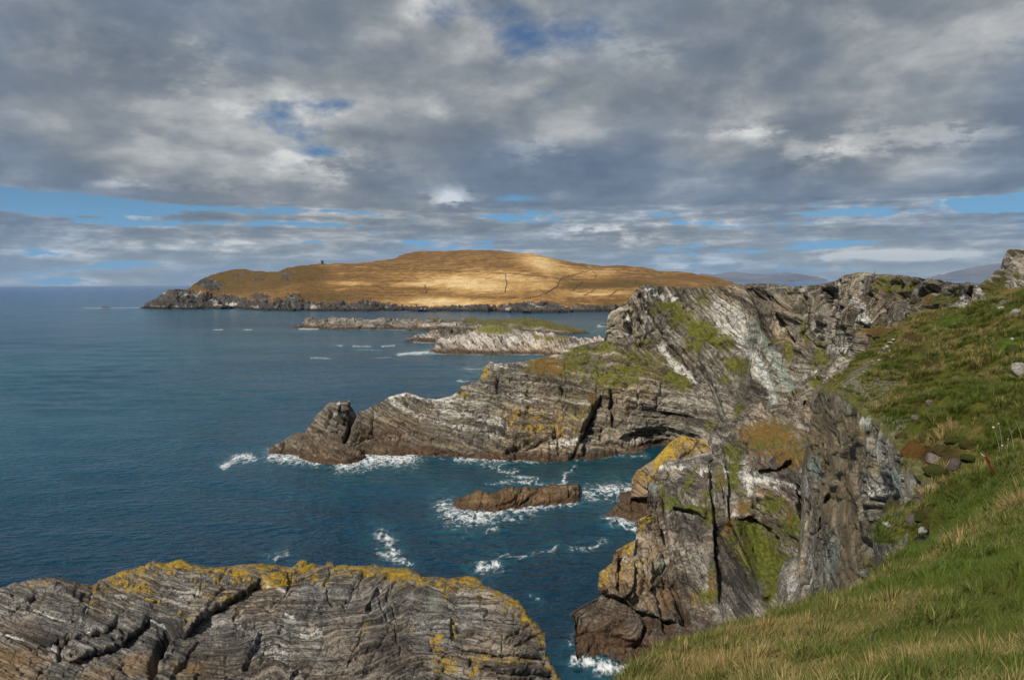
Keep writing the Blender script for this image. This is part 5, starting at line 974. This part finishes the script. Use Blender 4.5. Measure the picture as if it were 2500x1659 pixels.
    M_(z7, 826, 626, 34, 34, gm, 'green moss cushion right of the lowest dark boulder')
    M_(z7, 770, 556, 30, 26, gm, 'small green moss cushion left of the purple brown boulder')
    M_(z5, 2030, 830, 50, 40, gm, 'lush green hummock near the right edge of the upper slope')

def build_outcrops():
    mo = rock_mat('outcrop_rock', 2.2, linef=2.0, wet=False, mid=(0.13, 0.12, 0.10), dark=(0.035, 0.033, 0.03), light=(0.34, 0.325, 0.29), moss=(0.06, 0.062, 0.012))
    def oc(top, bot, dd_, back, label, moss, white, ncol=160, nrow=100, scales=((1.2, 2.0, .55), (.5, .9, .26))):
        uu = np.linspace(top[0][0], top[-1][0], ncol); t = np.linspace(0, 1, nrow)[:, None]; vt, vb = curve(top, uu), curve(bot, uu); V = vt+(np.maximum(vb, vt+.5)-vt)*t; U = uu+0*V
        c = []
        for u in np.linspace(top[0][0], top[-1][0], 9): c += [(u, curve(top, u), dd_+back), (u, curve(bot, u), dd_-.0)]
        p = make_patch(U, V, c); Q = p.P; bed = Q[..., 2]*.6+Q[..., 0]*.7
        add_relief(p, rock_relief(p, bed, Q[..., 2], Q[..., 1], scales, 31, (5, .5), crackd=.6)*(.4+.6*sstep(V-vt, 0, 10)))
        z0 = zero(p); o = finish(p, 'rock_outcrop', mo, dict(bed=bed, moss=blob_mask(U, V, moss), rust=z0, white=blob_mask(U, V, white), warm=z0, lichen=z0, green=z0), back=[(1, .1), (3, .8), (7, 5)], sides=([(1, .3, .2), (3, 1, 1)], None), bottom=[(0, -.6, -2.5)])
        tag(o, label, 'rock')
    oc([(2376, 735), (2385, 706), (2391, 690), (2423, 667), (2447, 650), (2450, 626), (2460, 611.5), (2475, 609), (2500, 609), (2560, 612), (2640, 650)], [(2376, 737), (2420, 728), (2460, 712), (2500, 706), (2640, 706)], 62, 3, 'tall dark rock knob on the skyline at the right edge', [(2420, 700, 30, 24, 1.1), (2500, 612, 40, 5, .8), (2480, 668, 30, 6, .7), (2440, 690, 20, 20, .9)], [(2480, 640, 30, 30, .25), (2490, 685, 25, 12, .45)])
    oc([(2322, 748), (2330, 738), (2345, 722), (2358, 712), (2372, 722), (2392, 742)], [(2322, 750), (2392, 748)], 63, 1.2, 'small pointed grey outcrop at the crest of the slope', [], [(2355, 730, 20, 14, .6)], 80, 50)
    oc([(2376, 700), (2384, 690), (2392, 694), (2404, 712), (2410, 722)], [(2376, 716), (2410, 724)], 62.5, 1.0, 'small pale rock between the pointed outcrop and the tall rock knob', [], [(2390, 705, 14, 12, .9)], 60, 40)

def box(cx, cy, cz, sx, sy, sz):
    v = np.array([[cx+a*sx/2, cy+b*sy/2, cz+c*sz/2] for a in (-1, 1) for b in (-1, 1) for c in (-1, 1)])
    f = np.array([[0, 1, 3, 2], [4, 6, 7, 5], [0, 4, 5, 1], [2, 3, 7, 6], [0, 2, 6, 4], [1, 5, 7, 3]]); return v, f
def boxes(name, lst, mat, parent=None):
    V, Fc, n = [], [], 0
    for b_ in lst: v, f = box(*b_); V.append(v); Fc.append(f+n); n += 8
    o = mesh_from(name, np.concatenate(V), np.concatenate(Fc), None, mat)
    if parent: o.parent = parent
    return o
def build_hill_things(hp):
    st = simple_mat('tower_stone', (0.045, 0.040, 0.036), (0.10, 0.09, 0.08), .6, dist=.3)
    dk = simple_mat('tower_opening', (0.008, 0.008, 0.009), (0.014, 0.014, 0.015), 1.0)
    b_ = on_patch(hp, 787, 643.5); t_ = empty('signal_tower', (b_[0], b_[1], b_[2]-3))
    tag(t_, 'small ruined square signal tower on the skyline of the far hill', 'tower')
    w_ = 9.0
    boxes('wall', [(-w_/2+.6, 0, 8, 1.2, w_, 16), (w_/2-.6, 0, 8, 1.2, w_, 16), (0, w_/2-.6, 8, w_-2.4, 1.2, 16), (-2.4, -w_/2+.6, 8, 2.4, 1.2, 16), (2.4, -w_/2+.6, 8, 2.4, 1.2, 16), (0, -w_/2+.6, 3, 2.4, 1.2, 6), (0, -w_/2+.6, 10, 2.4, 1.2, 2), (0, -w_/2+.6, 15, 2.4, 1.2, 2)], st, t_)
    boxes('parapet', [(-3.2, 0, 16.6, 2.8, w_+.8, 1.6), (3.0, 0, 16.2, 2.2, w_+.6, 1.0)], st, t_)
    for zc_ in (7.5, 12.5): boxes('window', [(0, -w_/2+1.0, zc_, 2.3, .3, 2.9)], dk, t_)
    boxes('mound', [(-7, 0, 2.0, 9, 8, 3.5), (10, 1, 1.5, 14, 8, 3.0)], st, t_)
    wm = simple_mat('field_wall', (0.055, 0.042, 0.020), (0.125, 0.088, 0.040), .25, dist=.5)
    L = [(Z(1, (1540, 193), (1850, 208), (2100, 228), (2363, 242))+Z(2, (60, 232), (400, 245), (800, 265), (1090, 295), (1250, 308)), 2.6, 'long dark field wall crossing the whole sunlit face of the far hill'),
         (Z(2, (1090, 293), (1200, 265), (1310, 235)), 2.4, 'field wall climbing right from the end of the long wall'),
         (Z(2, (1310, 236), (1345, 270), (1335, 300)), 2.0, 'short crooked field wall dropping from the upper wall junction'),
         (Z(2, (1090, 300), (1060, 360), (960, 410), (850, 445)), 3.0, 'field wall running downhill left from the long wall to the cliffs'),
         (Z(2, (690, 268), (702, 330), (685, 390)), 2.6, 'short upright field wall below the middle of the long wall'),
         (Z(2, (1190, 180), (1310, 232)), 1.8, 'thin field wall slanting down from the skyline of the far hill'),
         (Z(2, (1320, 230), (1480, 243), (1640, 268), (1830, 285), (2050, 310), (2200, 330)), 2.4, 'field wall running right from the upper junction towards the hill end'),
         (Z(2, (1250, 312), (1180, 380)), 2.2, 'field wall at the left side of the dark olive field'),
         (Z(2, (1350, 368), (1260, 415)), 2.4, 'left one of two short slanting walls below the olive field'),
         (Z(2, (1500, 380), (1440, 425)), 2.2, 'right one of two short slanting walls below the olive field'),
         (Z(2, (108, 340), (122, 412)), 2.6, 'short upright field wall beside the brightest sunlit pale grass'),
         (Z(2, (1800, 247), (1842, 290)), 2.4, 'short field wall near the right shoulder of the far hill')]
    for pts, wd, lab in L: tag(wall_ribbon('field_wall', hp, pts, wd*.6, 1.8, wm), lab, 'wall', kind='thing')

def build_stake():
    m = simple_mat('rust', (0.20, 0.050, 0.015), (0.40, 0.105, 0.030), 18, bump=.5, dist=.01, c3=(0.06, 0.02, 0.012))
    a, da = hit_ground(2434, 1170); top = at(2405, 1110, da-.15)
    o = empty('rusty_stake', tuple(a)); tag(o, 'leaning rusty iron stake standing in the grass slope at right', 'stake')
    ax = Vector(top-a); L_ = ax.length; q = ax.to_track_quat('Z', 'Y')
    # angle iron: two flanges, top cut slanted, holes left as notches
    w_, th = .12, .015
    V = []; prof = [(-w_/2, 0), (w_/2, 0), (w_/2, th), (-w_/2+th, th), (-w_/2+th, w_*.8), (-w_/2, w_*.8)]
    zs = [-.25, .2, .21, .26, .27, .6, .61, .66, .67, L_-.03, L_]
    for i, zz in enumerate(zs):
        n_ = 1 if i not in (3, 7) else .8
        for (px, py) in prof: V.append((px*n_ if px > 0 else px, py, zz+(px*.35 if i == len(zs)-1 else 0)))
    nP = 6; Fc = [[i*nP+j, i*nP+(j+1) % nP, (i+1)*nP+(j+1) % nP, (i+1)*nP+j] for i in range(len(zs)-1) for j in range(nP)]
    b_ = mesh_from('bar', np.array(V), np.array(Fc), None, m); b_.parent = o; b_.rotation_mode = 'QUATERNION'; b_.rotation_quaternion = q
    wm = simple_mat('grey_wire', (.2, .2, .19), (.4, .4, .38), 20)
    pts = [Vector((-.02, -.01, L_-.06)), Vector((-.09, -.02, L_-.01)), Vector((-.16, .0, L_+.03)), Vector((-.20, .02, L_-.02)), Vector((-.13, .03, L_-.04))]
    wr = tube('wire_tie', pts, [.012]*5, wm); wr.parent = o; wr.rotation_mode = 'QUATERNION'; wr.rotation_quaternion = q
def tube(name, pts, rad, mat, n=6):
    P_ = np.array([tuple(p) for p in pts]); T = np.gradient(P_, axis=0); T /= np.linalg.norm(T, axis=1, keepdims=True)+1e-9
    up = np.array([.31, .93, .2]); A_ = np.cross(T, up); A_ /= np.linalg.norm(A_, axis=1, keepdims=True)+1e-9; B_ = np.cross(T, A_)
    th = np.linspace(0, 2*math.pi, n, endpoint=False)
    V = P_[:, None]+np.array(rad)[:, None, None]*(A_[:, None]*np.cos(th)[None, :, None]+B_[:, None]*np.sin(th)[None, :, None])
    k = len(P_); f = [[i*n+j, i*n+(j+1) % n, (i+1)*n+(j+1) % n, (i+1)*n+j] for i in range(k-1) for j in range(n)]
    return mesh_from(name, V, np.array(f), None, mat, True)
def build_stalks():
    ms = simple_mat('dry_stem', (.20, .17, .11), (.42, .38, .29), 30); mh = simple_mat('seed_head', (.35, .33, .28), (.62, .60, .54), 40)
    hv, hf = ico(2)
    def stalk(u0, v0, u1, v1, head, label, group, bend=.1, rad=.006):
        a, da = hit_ground(u0, v0); tp = at(u1, v1, da); L_ = np.linalg.norm(tp-a)
        o = empty('dry_stalk', tuple(a)); tag(o, label, 'plant', group)
        s = np.linspace(0, 1, 9)[:, None]; side_ = np.array([bend*L_, .05*L_, 0])
        P_ = (tp-a)*s + side_*np.sin(s*math.pi)*.6; P_[0, 2] -= .05
        st = tube('stem', P_, np.linspace(rad, rad*.5, 9), ms, 5); st.parent = o
        if head:
            v = hv*(1+.45*fbm(hv*2+u0, .6, 2)[:, None])*head; h = mesh_from('seed_head', v, hf, None, mh); h.parent = o; h.location = tuple(P_[-1])
        elif L_ > .25:
            q = P_[5]; tw = tube('side_twig', np.array([q, q+np.array([.10, .02, .10])*L_*1.6]), [rad*.7, rad*.3], ms, 4); tw.parent = o
    T = lambda a, b: Z(7, (a, b))[0]
    for (a, b, hd, lab) in [((1292, 290), (1250, 102), .045, 'dry stalk with the largest pale seed head above the rusty stake'), ((1300, 280), (1280, 80), .030, 'dry stalk beside the one with the largest seed head'), ((1285, 290), (1302, 208), .032, 'short dry stalk with a pale head above the rusty stake'), ((1372, 262), (1328, 58), 0, 'tall thin bare stalk right of the seed heads'), ((1420, 200), (1378, 58), 0, 'bare stalk nearest the right edge above the stake'), ((1322, 270), (1335, 170), .02, 'short thin stalk right of the seed heads')]:
        stalk(*T(*a), *T(*b), hd, lab, 'dry stalks by the stake', rad=.009)
    for (a, b, lab) in [((480, 1372), (548, 1296), 'forked dry stem in the near grass left of centre of the slope'), ((955, 1262), (972, 1182), 'upright dry stem in the middle of the near grass'), ((630, 1432), (624, 1352), 'short pale stem near the bottom of the near grass'), ((335, 1332), (338, 1236), 'dry stem at the left of the near grass above the bottom edge'), ((668, 1032), (684, 978), 'small dry stem at the crest of the near grass'), ((905, 1270), (868, 1180), 'thin leaning stem beside the upright dry stem'), ((1185, 1340), (1222, 1318), 'fallen pale twig in the near grass beside the purple grey rock'), ((248, 1212), (275, 1180), 'bent straw stem by the lip of the near grass'), ((60, 1185), (108, 1188), 'flat lying straw at the left lip of the near grass')]:
        stalk(*T(*a), *T(*b), 0, lab, 'dry stems in the near grass', rad=.004)

def build_marker():
    m = simple_mat('post_wood', (.05, .045, .04), (.12, .11, .10), 6)
    b_ = at(2135, 671, 280.5); o = empty('marker_post', tuple(b_)); tag(o, 'tiny upright post on the skyline of the rear cliff', 'post')
    boxes('post', [(0, 0, .2, .22, .22, 1.6)], m, o); boxes('cap', [(0, 0, 1.05, .34, .34, .12)], m, o)

# ------------------------------------------------------------------ grass
def tuft_mesh(name, seed, mat, nb=26, lmin=.12, lmax=.28, lean=.75, rad=.15, wid=.0036):
    r = np.random.default_rng(seed); V, Fc, H, Rn = [], [], [], []
    for i in range(nb):
        a = r.uniform(0, 2*math.pi); q = rad*math.sqrt(r.random()); base = np.array([q*math.cos(a), q*math.sin(a), -.03])
        L_ = r.uniform(lmin, lmax); az_ = r.normal(0.15, .55); ln = np.clip(r.normal(lean, .25), .1, 1.25)
        d0 = np.array([math.cos(az_)*math.sin(ln*.6), math.sin(az_)*math.sin(ln*.6), math.cos(ln*.6)]); d1 = np.array([math.cos(az_)*math.sin(ln*1.35), math.sin(az_)*math.sin(ln*1.35), math.cos(ln*1.35)])
        sd = np.cross(d0, [r.normal(), r.normal(), .3]); sd /= np.linalg.norm(sd)+1e-9; w_ = wid*r.uniform(.7, 1.4)
        p1 = base+d0*L_*.5; p2 = p1+d1*L_*.5; n = len(V)
        V += [base-sd*w_, base+sd*w_, p1-sd*w_*.8, p1+sd*w_*.8, p2]; Fc += [[n, n+1, n+3], [n, n+3, n+2], [n+2, n+3, n+4]]
        H += [0, 0, .5, .5, 1]; Rn += [r.random()]*5
    return mesh_from(name, np.array(V), np.array(Fc), dict(hh=H, rn=Rn), mat, False, link=False)
def tussock_mesh(name, seed, mat):
    r = np.random.default_rng(seed); V, Fc, H, Rn = [], [], [], []
    for i in range(70):
        a = r.uniform(0, 2*math.pi); q = .16*math.sqrt(r.random()); base = np.array([q*math.cos(a), q*math.sin(a), .10*(1-q/.16)-.05])
        L_ = r.uniform(.16, .34); ln = np.clip(q/.16*.9+r.normal(0, .2), .05, 1.2); dr = np.array([math.cos(a), math.sin(a), 0])
        d0 = dr*math.sin(ln*.7)+np.array([.12, 0, math.cos(ln*.7)]); d1 = dr*math.sin(ln*1.7)+np.array([.2, 0, math.cos(ln*1.7)])
        sd = np.array([-math.sin(a), math.cos(a), 0])+r.normal(size=3)*.3; sd /= np.linalg.norm(sd); w_ = .008*r.uniform(.7, 1.4)
        p1 = base+d0*L_*.5; p2 = p1+d1*L_*.5; n = len(V)
        V += [base-sd*w_, base+sd*w_, p1-sd*w_*.8, p1+sd*w_*.8, p2]; Fc += [[n, n+1, n+3], [n, n+3, n+2], [n+2, n+3, n+4]]
        H += [0, 0, .5, .5, 1]; Rn += [r.random()]*5
    return mesh_from(name, np.array(V), np.array(Fc), dict(hh=H, rn=Rn), mat, False, link=False)
def grass_mat():
    m, t = new_mat('grass_blades')
    hh, rn, tn, lu = t.attr('hh'), t.attr('rn'), t.attr('tint', 'INSTANCER'), t.attr('lush', 'INSTANCER')
    g = t.mix(rn, (0.060, 0.080, 0.011), (0.150, 0.165, 0.030)); g = t.mix(lu, g, t.mix(rn, (0.052, 0.092, 0.010), (0.120, 0.172, 0.026)))
    s = t.mix(rn, (0.18, 0.125, 0.036), (0.40, 0.31, 0.13))
    k = t.ss(t.m('ADD', t.m('ADD', t.m('MULTIPLY', tn, .85), t.m('MULTIPLY', t.m('SUBTRACT', rn, .5), .7)), t.m('MULTIPLY', t.m('SUBTRACT', hh, .5), .35)), .38, .72)
    c = t.mix(k, g, s)
    t.put(t.bsdf.inputs['Base Color'], c); t.bsdf.inputs['Roughness'].default_value = .6; t.bsdf.inputs['Specular IOR Level'].default_value = .25
    tr = t.node('ShaderNodeBsdfTranslucent'); t.put(tr.inputs[0], c); mxs = t.node('ShaderNodeMixShader'); mxs.inputs[0].default_value = .3
    t.l.new(t.bsdf.outputs[0], mxs.inputs[1]); t.l.new(tr.outputs[0], mxs.inputs[2]); t.l.new(mxs.outputs[0], t.out.inputs[0]); return m
def scatter(name, pts, rot, scl, idx, tint, lush, coll):
    me = bpy.data.meshes.new(name); me.vertices.add(len(pts)); me.vertices.foreach_set('co', np.asarray(pts, np.float32).ravel())
    for nm, ty, val, fld in (('rot', 'FLOAT_VECTOR', rot, 'vector'), ('scl', 'FLOAT', scl, 'value'), ('pick', 'INT', idx, 'value'), ('tint', 'FLOAT', tint, 'value'), ('lush', 'FLOAT', lush, 'value')):
        a = me.attributes.new(nm, ty, 'POINT'); a.data.foreach_set(fld, np.asarray(val, np.int32 if ty == 'INT' else np.float32).ravel())
    o = bpy.data.objects.new(name, me); COL.objects.link(o)
    ng = bpy.data.node_groups.new(name+'_nodes', 'GeometryNodeTree'); ng.interface.new_socket('Geometry', in_out='INPUT', socket_type='NodeSocketGeometry'); ng.interface.new_socket('Geometry', in_out='OUTPUT', socket_type='NodeSocketGeometry')
    N = ng.nodes; gi = N.new('NodeGroupInput'); go = N.new('NodeGroupOutput'); ip = N.new('GeometryNodeInstanceOnPoints'); ci = N.new('GeometryNodeCollectionInfo')
    ci.inputs['Collection'].default_value = coll; ci.inputs['Separate Children'].default_value = True; ci.inputs['Reset Children'].default_value = True
    def na(nm, ty):
        n = N.new('GeometryNodeInputNamedAttribute'); n.data_type = ty; n.inputs[0].default_value = nm; return n.outputs[0]
    l = ng.links; l.new(gi.outputs[0], ip.inputs['Points']); l.new(ci.outputs[0], ip.inputs['Instance']); ip.inputs['Pick Instance'].default_value = True
    l.new(na('pick', 'INT'), ip.inputs['Instance Index']); l.new(na('scl', 'FLOAT'), ip.inputs['Scale'])
    er = N.new('FunctionNodeEulerToRotation'); l.new(na('rot', 'FLOAT_VECTOR'), er.inputs[0]); l.new(er.outputs[0], ip.inputs['Rotation'])
    l.new(ip.outputs[0], go.inputs[0]); md = o.modifiers.new('scatter', 'NODES'); md.node_group = ng
    return o
def build_grass():
    gm = grass_mat(); c1 = bpy.data.collections.new('tufts')
    for i in range(6):
        me = tuft_mesh('tuft', 50+i, gm, nb=36, lean=.72+.09*i); c1.objects.link(bpy.data.objects.new('tuft_%d' % i, me))
    for i in range(4): c1.objects.link(bpy.data.objects.new('tuft_%d' % (6+i), tussock_mesh('tussock', 80+i, gm)))
    r = np.random.default_rng(77); P_, R_, S_, I_, T_, L_ = [], [], [], [], [], []
    for (n, r0, r1, s0, s1, a0, a1) in ((56000, 2.4, 30, .75, 1.25, 3, 42), (30000, 27, 70, .6, 1.15, 18, 40)):
        rr = r.uniform(r0, r1, n); aa = np.radians(r.uniform(a0, a1, n)); x, y = rr*np.sin(aa), rr*np.cos(aa)
        z, ins, dist, out = ground_z(x, y); ok = (out < .35)
        q = np.stack([x, y, 0*x], -1); u, v, dd = project(np.stack([x, y, z], -1))
        tint = np.clip(.29+.75*fbm(q, 3.0, 3, .55, 11.)+.35*fbm(q, .8, 2, .5, 2.), 0, 1); lush = np.clip(.3+.9*fbm(q, 5, 3, .5, 21.), 0, 1)
        ok &= r.random(n) > .72*blob_mask(u, v, zb(7, (880, 320, 190, 150, 1.0), (800, 590, 130, 110, 1.0), (1040, 290, 110, 120, .8)))
        if r0 > 20:
            tint = np.clip(tint+.12, 0, 1); lush = lush*.7; ok &= (fbm(q, 1.7, 2, .5, 91.)+.45*r.random(n)) > -.02
            bare = blob_mask(u, v, zb(5, (900, 980, 170, 45, 1.2, -38), (1100, 800, 120, 35, 1.1, -38), (1000, 1180, 150, 80, .8, 30), (1300, 750, 100, 50, .9), (1050, 680, 160, 40, 1.0), (1150, 1380, 110, 60, .8), (1450, 900, 80, 60, .6)) + zb(7, (860, 330, 200, 160, 1.0), (820, 600, 160, 120, 1.0), (1050, 300, 120, 130, .8)))
            ok &= r.random(n) > bare*1.1
            lush = np.maximum(lush, blob_mask(u, v, zb(5, (1560, 620, 160, 60, 1.0, -25), (2020, 800, 110, 70, 1.0), (1650, 1180, 200, 80, .8), (1990, 950, 120, 40, .9)))); tint = tint*(1-.6*lush)
            tint = np.maximum(tint, blob_mask(u, v, zb(5, (1350, 560, 120, 50, .9), (1480, 830, 160, 60, .7), (1250, 680, 120, 60, .8))))
        x, y, z = x[ok], y[ok], z[ok]; k = len(x)
        P_.append(np.stack([x, y, z], -1)); sw = 1.1*fbm(np.stack([x, y, 0*x], -1), 4.5, 2, .5, 61.); R_.append(np.stack([r.normal(0, .14, k), r.normal(0, .14, k), .35+sw+r.normal(0, .4, k)], -1))
        clump = np.clip(1+.9*fbm(np.stack([x, y, 0*x], -1), .9, 2, .5, 71.), .45, 1.7)
        S_.append(r.uniform(s0, s1, k)*(1+.2*tint[ok])*clump*np.clip(.28+np.hypot(x, y)/27, .38, 1.0)); I_.append(np.where(r.random(k) < (.4 if r0 > 20 else .03), r.integers(6, 10, k), r.integers(0, 6, k))); T_.append(tint[ok]); L_.append(lush[ok])
    o = scatter('grass', np.concatenate(P_), np.concatenate(R_), np.concatenate(S_), np.concatenate(I_), np.concatenate(T_), np.concatenate(L_), c1)
    tag(o, 'windblown green and straw grass over the slope at lower right', 'grass', kind='stuff')

def build_haze():
    v, f = box(0, 30500, 830, 140000, 63500, 1760)
    m = bpy.data.materials.new('haze_air'); m.use_nodes = True; t = NT(m.node_tree); t.n.clear()
    out = t.node('ShaderNodeOutputMaterial'); pv = t.node('ShaderNodeVolumePrincipled'); pv.inputs['Color'].default_value = (.48, .70, 1.0, 1); pv.inputs['Density'].default_value = 9e-6; pv.inputs['Anisotropy'].default_value = 0.0
    t.l.new(pv.outputs[0], out.inputs['Volume']); o = mesh_from('haze', v, f, None, m); tag(o, kind='stuff')

# ================================================================== build
build_sea()
hill = build_hill()
build_skerries()
build_mountains()
head = build_headland()
build_crag_rear()
build_crag()
build_fore_rock()
side = build_hillside()
build_side_cliff()
build_stones()
build_outcrops()
build_hill_things(hill)
build_stake()
build_stalks()
build_marker()
build_grass()
build_haze()
